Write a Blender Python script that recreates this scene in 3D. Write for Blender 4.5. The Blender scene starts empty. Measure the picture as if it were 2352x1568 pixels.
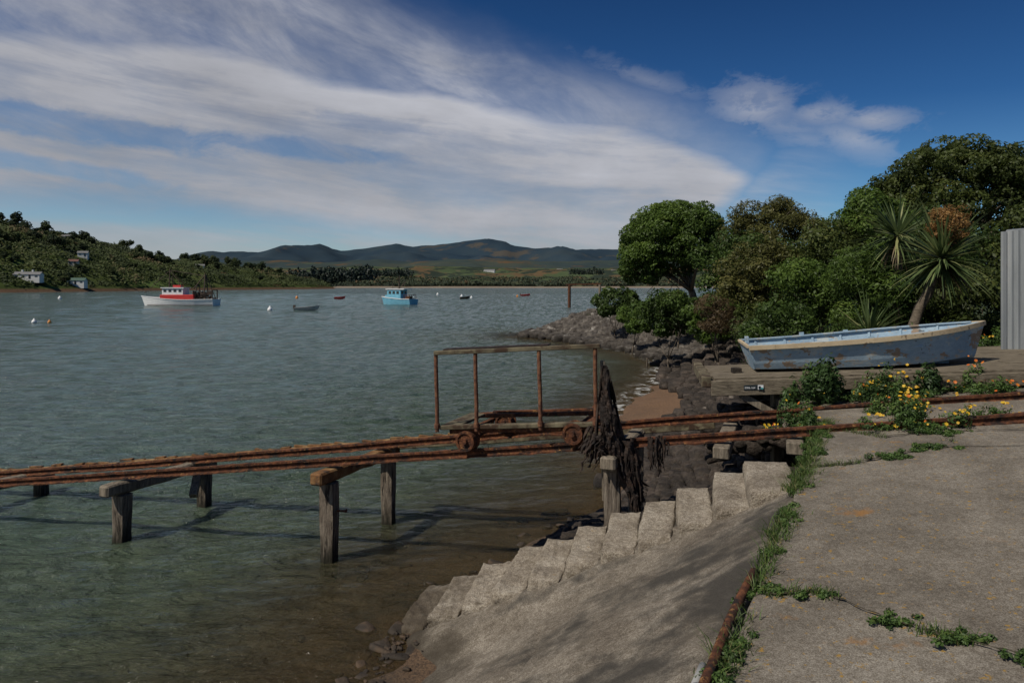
import bpy, bmesh, math, random
import numpy as np
from mathutils import Vector, Matrix, noise
random.seed(7)
rng = np.random.default_rng(7)
scene = bpy.context.scene
col = scene.collection
scene.view_settings.view_transform = 'Standard'
scene.view_settings.look = 'None'
scene.view_settings.exposure = 0
def V(*a): return Vector(a)
def lerp(a, b, t): return a + (b - a) * t
# ------------------------------------------------------------------ materials
def _noise(nt, vec, scale, detail=6, rough=.6, dist=0.0):
    n = nt.nodes.new('ShaderNodeTexNoise')
    n.inputs['Scale'].default_value = scale
    n.inputs['Detail'].default_value = detail
    n.inputs['Roughness'].default_value = rough
    n.inputs['Distortion'].default_value = dist
    nt.links.new(vec, n.inputs['Vector'])
    return n.outputs['Fac']
def _ss(nt, val, lo, hi, t0=0.0, t1=1.0):
    m = nt.nodes.new('ShaderNodeMapRange'); m.interpolation_type = 'SMOOTHSTEP'
    nt.links.new(val, m.inputs[0])
    m.inputs[1].default_value = lo; m.inputs[2].default_value = hi
    m.inputs[3].default_value = t0; m.inputs[4].default_value = t1
    return m.outputs[0]
def _mix(nt, fac, a, b, mode='MIX'):
    m = nt.nodes.new('ShaderNodeMix'); m.data_type = 'RGBA'; m.blend_type = mode
    if isinstance(fac, (int, float)): m.inputs[0].default_value = fac
    else: nt.links.new(fac, m.inputs[0])
    for s, x in ((6, a), (7, b)):
        if isinstance(x, tuple): m.inputs[s].default_value = (*x[:3], 1)
        else: nt.links.new(x, m.inputs[s])
    return m.outputs[2]
def _vec(nt, world, stretch):
    if world:
        g = nt.nodes.new('ShaderNodeNewGeometry'); src = g.outputs['Position']
    else:
        g = nt.nodes.new('ShaderNodeTexCoord'); src = g.outputs['Object']
    mp = nt.nodes.new('ShaderNodeMapping'); mp.inputs['Scale'].default_value = stretch
    nt.links.new(src, mp.inputs['Vector'])
    return src, mp.outputs['Vector']
def mat(name, cols, scale=5, rough=.85, bump=.35, bscale=30, bdist=.02, stretch=(1, 1, 1), world=False,
        spots=(), zdark=None, attr=(), metal=0.0, spec=.3, detail=6, fine=None):
    m = bpy.data.materials.new(name); m.use_nodes = True
    nt = m.node_tree; b = nt.nodes['Principled BSDF']
    src, vec = _vec(nt, world or zdark is not None, stretch)
    f = _noise(nt, vec, scale, detail)
    r = nt.nodes.new('ShaderNodeValToRGB')
    el = r.color_ramp.elements
    n = len(cols)
    while len(el) < n: el.new(.5)
    for i, c in enumerate(cols):
        el[i].position = .3 + .4 * i / max(1, n - 1); el[i].color = (*c, 1)
    nt.links.new(f, r.inputs[0])
    c = r.outputs[0]
    for fn in (fine or ()):
        ff = _noise(nt, vec, fn[0], 3, .7)
        c = _mix(nt, _ss(nt, ff, .38, .62), _mix(nt, 1.0, c, fn[1], 'MULTIPLY'), c)
    for sc, ss, lo, hi in spots:
        c = _mix(nt, _ss(nt, _noise(nt, vec, ss, 6, .65), lo, hi), c, sc)
    for an, ac in attr:
        a = nt.nodes.new('ShaderNodeAttribute'); a.attribute_name = an
        c = _mix(nt, a.outputs['Fac'], c, ac)
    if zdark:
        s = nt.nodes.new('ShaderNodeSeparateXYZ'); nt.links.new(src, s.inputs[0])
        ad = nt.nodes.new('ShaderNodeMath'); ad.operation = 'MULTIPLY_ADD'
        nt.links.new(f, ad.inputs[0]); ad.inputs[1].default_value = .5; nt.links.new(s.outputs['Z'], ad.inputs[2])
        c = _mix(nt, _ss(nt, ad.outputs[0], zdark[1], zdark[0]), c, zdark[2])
    nt.links.new(c, b.inputs['Base Color'])
    b.inputs['Roughness'].default_value = rough
    b.inputs['Metallic'].default_value = metal
    b.inputs['Specular IOR Level'].default_value = spec
    if bump:
        bn = nt.nodes.new('ShaderNodeBump'); bn.inputs['Strength'].default_value = bump
        bn.inputs['Distance'].default_value = bdist
        nt.links.new(_noise(nt, vec, bscale, 6, .7), bn.inputs['Height'])
        nt.links.new(bn.outputs[0], b.inputs['Normal'])
    return m
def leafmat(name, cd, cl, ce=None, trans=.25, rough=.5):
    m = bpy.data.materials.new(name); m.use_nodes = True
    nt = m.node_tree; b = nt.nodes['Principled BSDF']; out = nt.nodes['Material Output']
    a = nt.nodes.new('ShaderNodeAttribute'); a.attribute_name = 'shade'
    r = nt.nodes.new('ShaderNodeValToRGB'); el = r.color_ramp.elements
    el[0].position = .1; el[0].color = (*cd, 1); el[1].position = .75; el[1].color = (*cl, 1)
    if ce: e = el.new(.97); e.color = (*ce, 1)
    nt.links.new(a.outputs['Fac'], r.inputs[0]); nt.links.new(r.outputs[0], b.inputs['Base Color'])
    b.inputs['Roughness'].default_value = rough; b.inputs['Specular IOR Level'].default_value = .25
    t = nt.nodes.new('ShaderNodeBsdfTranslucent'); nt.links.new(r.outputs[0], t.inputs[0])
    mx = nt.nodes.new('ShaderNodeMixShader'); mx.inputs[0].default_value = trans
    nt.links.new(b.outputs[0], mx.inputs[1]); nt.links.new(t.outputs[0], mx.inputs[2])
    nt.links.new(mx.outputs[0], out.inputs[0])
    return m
RUST = mat('rust', [(.034, .016, .011), (.10, .037, .017), (.20, .075, .030)], 16, .9, 1.0, 38, .02, spots=[((.020, .014, .012), 6, .50, .64), ((.29, .145, .05), 22, .58, .68)])
RUSTL = mat('rust_light', [(.05, .024, .016), (.13, .055, .03), (.22, .11, .055)], 20, .9, .6, 70, .006)
WOOD = mat('weathered_wood', [(.08, .065, .048), (.18, .15, .11), (.30, .25, .19)], 6, .9, .8, 20, .016, (4, 4, .7), spots=[((.045, .034, .025), 9, .57, .70)])
WOODH = mat('weathered_timber', [(.065, .052, .036), (.14, .115, .08), (.22, .185, .135)], 7, .9, .7, 20, .01, (.6, 6, 6), spots=[((.04, .03, .022), 8, .56, .70)])
WOODG = mat('mossy_timber', [(.05, .042, .026), (.12, .10, .062), (.20, .175, .11)], 6, .9, .6, 24, .01, spots=[((.05, .03, .018), 7, .46, .62)])
WOODO = mat('orange_lichened_timber', [(.07, .038, .02), (.19, .09, .032), (.28, .19, .09)], 8, .9, .7, 22, .012, spots=[((.05, .035, .025), 6, .50, .64)])
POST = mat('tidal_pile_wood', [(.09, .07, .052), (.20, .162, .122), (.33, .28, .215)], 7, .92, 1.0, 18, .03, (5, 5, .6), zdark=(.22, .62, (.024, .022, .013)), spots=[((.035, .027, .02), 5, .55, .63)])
CONC = mat('concrete', [(.17, .15, .12), (.28, .25, .205), (.37, .338, .282)], 1.1, .95, .9, 80, .008, world=True, fine=((150, (.50, .48, .45)), (38, (.74, .72, .70)), (7, (.84, .83, .82))),
           spots=[((.25, .13, .045), 2.3, .62, .74), ((.30, .18, .04), 24, .60, .67), ((.10, .085, .07), .75, .55, .74)])
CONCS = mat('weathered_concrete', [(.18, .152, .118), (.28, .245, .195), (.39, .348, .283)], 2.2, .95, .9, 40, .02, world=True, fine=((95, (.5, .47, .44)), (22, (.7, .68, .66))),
            attr=[('dark_mottle', (.040, .036, .030))], zdark=(.22, .60, (.045, .036, .024)), spots=[((.12, .1, .075), 4, .56, .7)])
CONCB = mat('step_concrete', [(.23, .195, .152), (.36, .315, .252), (.48, .435, .36)], 3.5, .95, .9, 32, .02, world=True, fine=((95, (.5, .47, .43)), (26, (.74, .72, .69))),
            zdark=(.22, .62, (.06, .046, .03)), spots=[((.13, .105, .075), 4, .60, .70), ((.24, .15, .05), 7, .66, .74)])
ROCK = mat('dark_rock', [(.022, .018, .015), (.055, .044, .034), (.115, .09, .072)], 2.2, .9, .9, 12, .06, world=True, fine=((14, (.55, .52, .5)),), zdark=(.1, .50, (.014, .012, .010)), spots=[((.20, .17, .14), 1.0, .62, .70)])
ROCKG = mat('grey_rock', [(.05, .044, .038), (.105, .092, .078), (.19, .17, .145)], 1.6, .9, .9, 8, .08, world=True, fine=((6, (.55, .52, .5)),), zdark=(.2, .85, (.022, .018, .014)), spots=[((.30, .28, .25), .8, .60, .68)])
WHITE = mat('white_paint', [(.7, .7, .68), (.8, .8, .78)], 2, .5, .1)
REDP = mat('red_paint', [(.42, .03, .03), (.55, .05, .04)], 2, .5, .1)
TEAL = mat('teal_paint', [(.12, .34, .46), (.2, .46, .58)], 2, .5, .1)
GLASS = mat('dark_glass', [(.015, .02, .025), (.03, .035, .04)], 1, .15, 0, spec=.6)
DARKM = mat('dark_metal', [(.03, .025, .02), (.09, .06, .04)], 3, .7, .3)
BLUEB = mat('peeling_blue_paint', [(.22, .32, .40), (.29, .39, .47), (.36, .46, .52)], 2.2, .85, .5, 20, .008, (1, 1, 1.6), fine=((13, (.86, .88, .9)),),
            spots=[((.42, .45, .44), 5, .56, .62), ((.28, .21, .15), 3.0, .58, .60), ((.40, .35, .28), 8, .60, .62), ((.11, .13, .14), 9, .62, .69)])
CREAM = mat('cream_paint', [(.38, .29, .18), (.50, .41, .27)], 8, .8, .4, 30, .006, spots=[((.13, .09, .055), 8, .56, .64)])
KELP = mat('dried_kelp', [(.010, .008, .007), (.026, .017, .013), (.06, .036, .024)], 12, .7, .8, 35, .02)
# ------------------------------------------------------------------ mesh builder
ORI = {}
def tag(o, label=None, category=None, kind=None, group=None):
    if label: o['label'] = label
    if category: o['category'] = category
    if kind: o['kind'] = kind
    if group: o['group'] = group
def empty(name, loc, label, category, group=None, rotz=0, local=False, rot=None):
    o = bpy.data.objects.new(name, None); col.objects.link(o)
    o.location = loc; o.empty_display_size = .3
    o.rotation_euler = rot if rot else (0, 0, rotz)
    ORI[o.name] = Vector((0, 0, 0)) if local else Vector(loc)
    tag(o, label, category, None, group); return o
class MB:
    def __init__(s): s.v = []; s.f = []; s.m = []
    def add(s, vs, fs, mi=0):
        b = len(s.v); s.v += [tuple(x) for x in vs]
        for f in fs: s.f.append([i + b for i in f]); s.m.append(mi)
    def frame(s, d, up):
        d = Vector(d).normalized(); up = Vector(up)
        if abs(d.dot(up)) > .98: up = Vector((0, 1, 0))
        x = up.cross(d).normalized(); return d, x, d.cross(x).normalized()
    def beam(s, p0, p1, w, h, mi=0, up=(0, 0, 1), seg=1, jit=0):
        p0 = Vector(p0); p1 = Vector(p1); d, x, z = s.frame(p1 - p0, up)
        vs = []; fs = []
        for i in range(seg + 1):
            c = p0.lerp(p1, i / seg)
            j = Vector((random.uniform(-jit, jit) for _ in range(3))) if jit else Vector((0, 0, 0))
            for a, b in ((-1, -1), (1, -1), (1, 1), (-1, 1)): vs.append(c + j + x * w / 2 * a + z * h / 2 * b)
        for i in range(seg):
            for k in range(4): fs.append([i * 4 + k, i * 4 + (k + 1) % 4, i * 4 + 4 + (k + 1) % 4, i * 4 + 4 + k])
        fs += [[3, 2, 1, 0], [seg * 4 + k for k in range(4)]]
        s.add(vs, fs, mi)
    def box(s, c, sz, mi=0, rotz=0):
        R = Matrix.Rotation(rotz, 3, 'Z'); vs = []
        for z in (-1, 1):
            for x, y in ((-1, -1), (1, -1), (1, 1), (-1, 1)):
                vs.append(Vector(c) + R @ Vector((x * sz[0] / 2, y * sz[1] / 2, z * sz[2] / 2)))
        s.add(vs, [[3, 2, 1, 0], [4, 5, 6, 7], [0, 1, 5, 4], [1, 2, 6, 5], [2, 3, 7, 6], [3, 0, 4, 7]], mi)
    def tube(s, pts, rad, n=8, mi=0, cap=True):
        pts = [Vector(p) for p in pts]; vs = []; fs = []
        if not hasattr(rad, '__len__'): rad = [rad] * len(pts)
        px = None
        for i, p in enumerate(pts):
            d = (pts[min(i + 1, len(pts) - 1)] - pts[max(i - 1, 0)]).normalized()
            if px is None: _, x, z = s.frame(d, (0, 0, 1))
            else:
                x = (px - d * px.dot(d)).normalized(); z = d.cross(x)
            px = x
            for k in range(n):
                a = 2 * math.pi * k / n; vs.append(p + (x * math.cos(a) + z * math.sin(a)) * rad[i])
        for i in range(len(pts) - 1):
            for k in range(n): fs.append([i * n + k, i * n + (k + 1) % n, (i + 1) * n + (k + 1) % n, (i + 1) * n + k])
        if cap: fs += [list(range(n))[::-1], [(len(pts) - 1) * n + k for k in range(n)]]
        s.add(vs, fs, mi)
    def lathe(s, c, axis, prof, n=20, mi=0):
        d, x, z = s.frame(axis, (0, 0, 1)); vs = []; fs = []; m = len(prof)
        for k in range(n):
            a = 2 * math.pi * k / n; rd = x * math.cos(a) + z * math.sin(a)
            for r, h in prof: vs.append(Vector(c) + rd * r + d * h)
        for k in range(n):
            for j in range(m - 1):
                fs.append([k * m + j, ((k + 1) % n) * m + j, ((k + 1) % n) * m + j + 1, k * m + j + 1])
        s.add(vs, fs, mi)
    def obj(s, name, mats, parent=None, origin=None, smooth=False, bevel=0, solid=0, **kw):
        if not isinstance(mats, (list, tuple)): mats = [mats]
        o_ = ORI.get(parent.name, Vector()) if parent else Vector(origin or (0, 0, 0))
        me = bpy.data.meshes.new(name)
        me.from_pydata([tuple(Vector(v) - o_) for v in s.v], [], s.f)
        for m in mats: me.materials.append(m)
        me.polygons.foreach_set('material_index', s.m)
        if smooth: me.polygons.foreach_set('use_smooth', [True] * len(s.f))
        me.update()
        o = bpy.data.objects.new(name, me); col.objects.link(o)
        if parent: o.parent = parent; ORI[o.name] = o_
        else: o.location = o_
        if solid:
            q = o.modifiers.new('solid', 'SOLIDIFY'); q.thickness = solid; q.offset = 0
        if bevel:
            q = o.modifiers.new('bevel', 'BEVEL'); q.width = bevel; q.segments = 1; q.limit_method = 'ANGLE'
        tag(o, **kw); return o
def npobj(name, Vt, F, mats, parent=None, origin=(0, 0, 0), attrs=None, smooth=False, **kw):
    o_ = np.array(ORI.get(parent.name, Vector())) if parent else np.array(origin, float)
    Vt = np.asarray(Vt, float) - o_; F = np.asarray(F, np.int32); m, k = F.shape
    me = bpy.data.meshes.new(name)
    me.vertices.add(len(Vt)); me.vertices.foreach_set('co', Vt.astype(np.float32).ravel())
    me.loops.add(m * k); me.loops.foreach_set('vertex_index', F.ravel())
    me.polygons.add(m); me.polygons.foreach_set('loop_start', np.arange(0, m * k, k, dtype=np.int32))
    if smooth: me.polygons.foreach_set('use_smooth', np.ones(m, bool))
    me.update(calc_edges=True)
    for an, av in (attrs or {}).items():
        me.attributes.new(an, 'FLOAT', 'POINT').data.foreach_set('value', np.asarray(av, np.float32))
    if not isinstance(mats, (list, tuple)): mats = [mats]
    for mm in mats: me.materials.append(mm)
    o = bpy.data.objects.new(name, me); col.objects.link(o)
    if parent: o.parent = parent; ORI[o.name] = Vector(o_)
    else: o.location = o_
    tag(o, **kw); return o
def grid_faces(nr, nc):
    i = np.arange(nr - 1)[:, None] * nc + np.arange(nc - 1)[None, :]
    return np.stack([i, i + 1, i + nc + 1, i + nc], -1).reshape(-1, 4)
def fbm(x, y, s=1.0, o=4, seed=0.0):
    return np.array([noise.fractal(Vector((a * s + seed, b * s, seed)), 1.0, 2.0, o) for a, b in zip(x.ravel(), y.ravel())]).reshape(x.shape)
# ------------------------------------------------------------------ leaves
def leafquads(C, N, size, aspect=.5, rg=rng, jitter=.6):
    n = len(C); N = N + rg.normal(0, jitter, (n, 3)); N /= np.linalg.norm(N, axis=1)[:, None] + 1e-9
    T = np.cross(N, rg.normal(0, 1, (n, 3))); T /= np.linalg.norm(T, axis=1)[:, None] + 1e-9
    B = np.cross(N, T); sz = size * rg.uniform(.6, 1.3, n)[:, None]
    Q = np.stack([C - T * sz, C - B * sz * aspect + N * sz * .12, C + T * sz, C + B * sz * aspect + N * sz * .12], 1)
    return Q.reshape(-1, 3), np.arange(n * 4).reshape(-1, 4)
def sublobes(c, r, n, k=.36, zmin=-.45, rg=rng):
    out = [(c[0], c[1], c[2], r[0] * .72, r[1] * .72, r[2] * .72, .1)]
    while len(out) < n + 1:
        d = rg.normal(0, 1, 3); d /= np.linalg.norm(d)
        if d[2] < zmin: continue
        q = k * rg.uniform(.65, 1.25); m = (r[0] + r[1] + r[2]) / 3
        f = rg.uniform(.62, .86)
        out.append((c[0] + d[0] * r[0] * f, c[1] + d[1] * r[1] * f, c[2] + d[2] * r[2] * f, m * q * 1.1, m * q * 1.1, m * q * .8, rg.uniform(.1, .9)))
    return out
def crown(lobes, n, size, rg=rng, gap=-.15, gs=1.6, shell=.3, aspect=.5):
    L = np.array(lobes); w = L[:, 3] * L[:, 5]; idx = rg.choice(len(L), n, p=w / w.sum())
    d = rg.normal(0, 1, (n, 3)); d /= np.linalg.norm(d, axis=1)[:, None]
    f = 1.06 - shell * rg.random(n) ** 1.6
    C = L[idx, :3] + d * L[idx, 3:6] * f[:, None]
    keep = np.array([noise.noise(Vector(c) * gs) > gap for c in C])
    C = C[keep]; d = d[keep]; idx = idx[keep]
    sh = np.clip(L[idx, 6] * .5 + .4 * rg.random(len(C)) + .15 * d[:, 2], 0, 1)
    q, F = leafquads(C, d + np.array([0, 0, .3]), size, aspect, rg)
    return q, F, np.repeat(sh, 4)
BARK = mat('bark', [(.05, .04, .03), (.12, .095, .07), (.2, .165, .125)], 5, .95, .8, 18, .03, (3, 3, .7))
def limb(mb, p0, p1, r0, r1, bend=.12, n=6, k=7):
    p0 = Vector(p0); p1 = Vector(p1); L = (p1 - p0).length
    off = Vector((random.uniform(-1, 1), random.uniform(-1, 1), random.uniform(-.3, .6))) * L * bend
    pts = [p0.lerp(p1, i / n) + off * math.sin(math.pi * i / n) + Vector((random.uniform(-1, 1), random.uniform(-1, 1), 0)) * r0 * .25 * (0 < i < n) for i in range(n + 1)]
    mb.tube(pts, [lerp(r0, r1, (i / n) ** .8) for i in range(n + 1)], k)
    return pts
def tree(name, base, lobes, n, size, lm, tr, label, category='tree', fork=.4, gap=-.15, gs=1.6, shell=.3, nl=9, group=None, seed=1, tilt=(0, 0), aspect=.5):
    rg = np.random.default_rng(seed); random.seed(seed)
    e = empty(name, base, label, category, group)
    b = Vector(base); c = Vector(lobes[0][:3]); top = b.lerp(c, fork) + Vector((tilt[0], tilt[1], 0))
    mb = MB(); pts = limb(mb, b - V(0, 0, .3), top, tr, tr * .7, .06)
    ch = sorted(lobes[1:], key=lambda l: rg.random())[:nl]
    for l in ch:
        tp = Vector(l[:3]); p = limb(mb, top, top.lerp(tp, .92), tr * .45, tr * .1, .15)
        for j in range(2):
            q = p[3 + j]; limb(mb, q, q + Vector(rg.normal(0, 1, 3)) * (tp - top).length * .25 + V(0, 0, .2), tr * .16, tr * .05, .1, 4, 5)
    mb.obj('trunk', BARK, e, smooth=True)
    q, F, sh = crown(lobes, n, size, rg, gap, gs, shell, aspect)
    npobj('crown', q, F, lm, e, attrs={'shade': sh})
    return e
# ------------------------------------------------------------------ sun, sky
SUN = Vector((-.55, -.34, .78)).normalized()
ld = bpy.data.lights.new('sun', 'SUN'); ld.energy = 4.0; ld.angle = math.radians(.5); ld.color = (1, .93, .82)
lo = bpy.data.objects.new('sun', ld); col.objects.link(lo); lo.rotation_euler = SUN.to_track_quat('Z', 'Y').to_euler(); lo.location = (0, 0, 60)
W = bpy.data.worlds.new('World'); scene.world = W; W.use_nodes = True
try: W.cycles.sampling_method = 'MANUAL'; W.cycles.sample_map_resolution = 256
except Exception: pass
nt = W.node_tree; nt.nodes.clear()
class E:
    def __init__(s, k): s.k = k
    def _m(s, op, *a):
        n = nt.nodes.new('ShaderNodeMath'); n.operation = op
        for i, x in enumerate((s,) + a):
            x = x.k if isinstance(x, E) else x
            if isinstance(x, (int, float)): n.inputs[i].default_value = x
            else: nt.links.new(x, n.inputs[i])
        return E(n.outputs[0])
    def __add__(s, o): return s._m('ADD', o)
    def __sub__(s, o): return s._m('SUBTRACT', o)
    def __mul__(s, o): return s._m('MULTIPLY', o)
    def __truediv__(s, o): return s._m('DIVIDE', o)
    __radd__ = __add__; __rmul__ = __mul__
    def inv(s): return (s * -1.0) + 1.0
    def max(s, o): return s._m('MAXIMUM', o)
    def min(s, o): return s._m('MINIMUM', o)
    def ss(s, lo, hi, a=0., b=1.): return E(_ss(nt, s.k, lo, hi, a, b))
def nz(x, y, sx, sy, seed=0., detail=6, rough=.6, dist=0.):
    c = nt.nodes.new('ShaderNodeCombineXYZ')
    nt.links.new((x * sx).k, c.inputs[0]); nt.links.new((y * sy).k, c.inputs[1]); c.inputs[2].default_value = seed
    return E(_noise(nt, c.outputs[0], 1.0, detail, rough, dist))
tc = nt.nodes.new('ShaderNodeTexCoord'); sx = nt.nodes.new('ShaderNodeSeparateXYZ'); nt.links.new(tc.outputs['Generated'], sx.inputs[0])
dx, dy, dz = (E(sx.outputs[i]) for i in range(3))
AZ = dx._m('ARCTAN2', dy)
EL = dz._m('ARCTAN2', (dx * dx + dy * dy)._m('SQRT'))
def ae(tx, tz):
    a = math.atan(tx); return a, math.atan(tz * math.cos(a))
def curve(pts):
    n = nt.nodes.new('ShaderNodeFloatCurve'); c = n.mapping.curves[0]
    P = [ae(*p) for p in pts]; P = [((a + 1.6) / 3.2, min(max(e, 0), 1)) for a, e in P]
    P = [(0, P[0][1])] + P + [(1, P[-1][1])]
    while len(c.points) < len(P): c.points.new(.5, .5)
    for i, p in enumerate(P): c.points[i].location = p
    n.mapping.update(); nt.links.new(((AZ + 1.6) / 3.2).min(1.0).max(0.0).k, n.inputs['Value'])
    return E(n.outputs[0])
ridge = curve([(-1.2, .40), (-.75, .38), (-.62, .37), (-.418, .348), (-.253, .306), (-.048, .282), (.079, .252), (.175, .233), (.27, .198), (.345, .168), (.45, .12), (1.2, .06)])
low = curve([(-1.2, .12), (-.75, .117), (-.43, .098), (-.176, .070), (.0, .035), (.10, .005), (.22, .015), (.31, .10), (.45, .2), (1.2, .25)])
veilc = curve([(-1.2, .75), (-.6, .65), (-.3, .48), (-.11, .40), (.05, .34), (.14, .315), (.3, .272), (.38, .22), (.5, .1), (1.2, .02)])
n1 = nz(AZ, EL, 5, 13, 1.3, 6, .55, .2)
n2 = nz(AZ, EL + AZ * .10, 2.8, 18, 4.1, 9, .62, .25)
n3 = nz(AZ, EL + AZ * .30, 5, 12, 7.7, 9, .62, .3)
n4 = nz(AZ, EL, 18, 34, 2.2, 8, .66, .3)
u = EL + (n1 - .5) * .06 + (n4 - .5) * .014
dr = u - ridge; dl = u - low
above = dr.ss(.015, -.03); over = dl.ss(-.025, .04)
streak = n2.ss(.32, .60)
core = dr.ss(-.13, -.01)
D = above * over * (streak * .32 + .64 + core * .12)
def ell(tx, tz, rx, ry, skew=0.0, na=1.6):
    a, e = ae(tx, tz)
    p = (AZ - a) * (1 / rx); q = (EL - e + (AZ - a) * skew) * (1 / ry)
    return (p * p + q * q)._m('SQRT') + (n4 - .5) * na
for (tx, tz, rx, ry, sk, st) in ((-.68, .238, .19, .016, .05, .8), (-.70, .178, .14, .010, .1, .6), (-.30, .199, .12, .013, .06, .65), (-.2, .235, .08, .01, .1, .3)):
    D = D * (ell(tx, tz, rx, ry, sk).ss(1.5, .5) * -st + 1.0)
veil = (u - veilc).ss(.03, -.08) * over * (n3.ss(.34, .70) * .52 + .28) * AZ.ss(.42, .0, .3, 1)
D = D.max(veil)
lowst = dl.ss(.03, -.02) * (n2.ss(.40, .62) * .5 + .24) * AZ.ss(.5, .25) * EL.ss(-.01, .02)
D = D.max(lowst)
for (tx, tz, rx, ry, sk, st) in ((.355, .262, .058, .036, .1, .8), (.40, .235, .07, .022, .2, .45), (.455, .250, .05, .018, .1, .7), (.53, .242, .05, .018, .1, .75), (.50, .215, .06, .024, .35, .6), (.43, .215, .07, .018, .2, .35), (.30, .145, .07, .016, .1, .55), (.2, .30, .09, .018, .35, .35)):
    D = D.max(ell(tx, tz, rx, ry, sk, 3.4).ss(1.4, -.1) * (n4.ss(.34, .60) * .6 + .4) * st)
D = D * (n4 * .4 + .82)
D = D.min(1.0).max(0.0)
skyt = nt.nodes.new('ShaderNodeTexSky'); skyt.sky_type = 'NISHITA'; skyt.sun_disc = False
skyt.sun_elevation = math.asin(SUN.z); skyt.sun_rotation = math.atan2(SUN.x, SUN.y)
skyt.air_density = 1.0; skyt.dust_density = .4; skyt.ozone_density = 2.5
tint = nt.nodes.new('ShaderNodeValToRGB'); te = tint.color_ramp.elements
te[0].position = 0; te[0].color = (.50, .62, .70, 1); te[1].position = .42; te[1].color = (.068, .175, .315, 1)
e2 = te.new(.13); e2.color = (.26, .43, .57, 1); e3 = te.new(.27); e3.color = (.10, .24, .405, 1)
nt.links.new((EL + AZ * .06).max(0.0).k, tint.inputs[0])
blue = _mix(nt, 1.0, skyt.outputs[0], tint.outputs[0], 'MULTIPLY')
cb = (n1 * .5 + n2 * .65 + core * .22 + .30) * AZ.ss(-.7, .1, .92, 1.05)
cc = nt.nodes.new('ShaderNodeCombineXYZ')
for i, q in enumerate((3.12, 3.16, 3.42)): nt.links.new((cb * q).k, cc.inputs[i])
final = _mix(nt, (D * .95).k, blue, cc.outputs[0])
bg = nt.nodes.new('ShaderNodeBackground'); bg.inputs[1].default_value = .132
nt.links.new(final, bg.inputs[0]); wo = nt.nodes.new('ShaderNodeOutputWorld'); nt.links.new(bg.outputs[0], wo.inputs[0])
# ------------------------------------------------------------------ shoreline and ground
S = np.array([(-60, -400), (-40, -40), (-12, -12), (-6, -3), (-3.3, 1.5), (-1.7, 4.4), (-1.05, 5.7), (-1.05, 6.45), (-.65, 7.1), (-.1, 7.78), (.65, 8.95), (1.5, 9.85),
              (1.9, 12), (2.35, 14.5), (2.85, 17.6), (4.9, 22.3), (6.6, 28.7), (6.0, 33), (3.6, 39), (.93, 42.5), (1.1, 44.5), (4, 47), (10, 52), (16, 62),
              (22, 90), (30, 120), (45, 160), (120, 200), (500, 210), (9000, 230), (9000, -400)], float)
def sdist(x, y):
    x = np.asarray(x, float); y = np.asarray(y, float); best = np.full(x.shape, 1e9); ins = np.zeros(x.shape, bool)
    for i in range(len(S)):
        a = S[i]; b = S[(i + 1) % len(S)]; ab = b - a
        t = np.clip(((x - a[0]) * ab[0] + (y - a[1]) * ab[1]) / (ab @ ab), 0, 1)
        best = np.minimum(best, np.hypot(x - a[0] - t * ab[0], y - a[1] - t * ab[1]))
        c = ((a[1] > y) != (b[1] > y)) & (x < (b[0] - a[0]) * (y - a[1]) / (b[1] - a[1] + 1e-12) + a[0]); ins ^= c
    return np.where(ins, best, -best)
def gz(x, y, d=None):
    if d is None: d = sdist(x, y)
    g = 1.6 * np.exp(-((x - 3.6) ** 2 + (y - 17.5) ** 2) / 14)
    land = .12 * np.minimum(d, .6 + g) + .45 * np.clip(d - .6 - g, 0, 3.0) + .03 * np.clip(d - 4.5, 0, 25)
    return np.where(d > 0, land, np.maximum(-2.2, .12 * d))
def gzs(x, y): return float(gz(np.array([x]), np.array([y]))[0])
xs = 3 * np.sinh(np.arange(-8.6, 8.6, .042)) + 1; ys = 8 + 4 * np.sinh(np.arange(-3.2, 8.45, .027))
XX, YY = np.meshgrid(xs, ys); SD = sdist(XX, YY)
ZZ = gz(XX, YY, SD)
nn = fbm(XX, YY, .9, 3); ZZ = ZZ + np.where((YY < 60) & (XX < 40), nn * .05, 0)
weed = np.exp(-((XX + .6) ** 2 + (YY - 6.2) ** 2) / 9) * 1.0 * (YY < 13) * np.clip(1.1 + SD * 1.0, .25, 1); weed = np.clip(weed * (.75 + 1.5 * nn), 0, .88)
GR = bpy.data.materials.new('shore_ground'); GR.use_nodes = True
g = GR.node_tree; b = g.nodes['Principled BSDF']; src, vec = _vec(g, True, (1, 1, 1))
s_ = g.nodes.new('ShaderNodeSeparateXYZ'); g.links.new(src, s_.inputs[0])
ad = g.nodes.new('ShaderNodeMath'); ad.operation = 'MULTIPLY_ADD'; g.links.new(_noise(g, vec, 1.2, 8, .65), ad.inputs[0]); ad.inputs[1].default_value = .6; g.links.new(s_.outputs['Z'], ad.inputs[2])
rp = g.nodes.new('ShaderNodeMapRange'); g.links.new(ad.outputs[0], rp.inputs[0]); rp.inputs[1].default_value = -.5; rp.inputs[2].default_value = 2.5
cr = g.nodes.new('ShaderNodeValToRGB'); g.links.new(rp.outputs[0], cr.inputs[0]); el = cr.color_ramp.elements
el[0].position = .0; el[0].color = (.065, .060, .032, 1); el[1].position = .24; el[1].color = (.14, .082, .042, 1)
for p, c in ((.3, (.21, .12, .06)), (.40, (.13, .08, .045)), (.47, (.03, .024, .018)), (.66, (.03, .028, .018)), (.74, (.04, .06, .018)), (1, (.06, .09, .025))):
    q = el.new(p); q.color = (*c, 1)
gc = _mix(g, _ss(g, _noise(g, vec, 35, 4, .7), .4, .62), cr.outputs[0], _mix(g, 1., cr.outputs[0], (.45, .42, .4), 'MULTIPLY'))
wa = g.nodes.new('ShaderNodeAttribute'); wa.attribute_name = 'weed'
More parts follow.
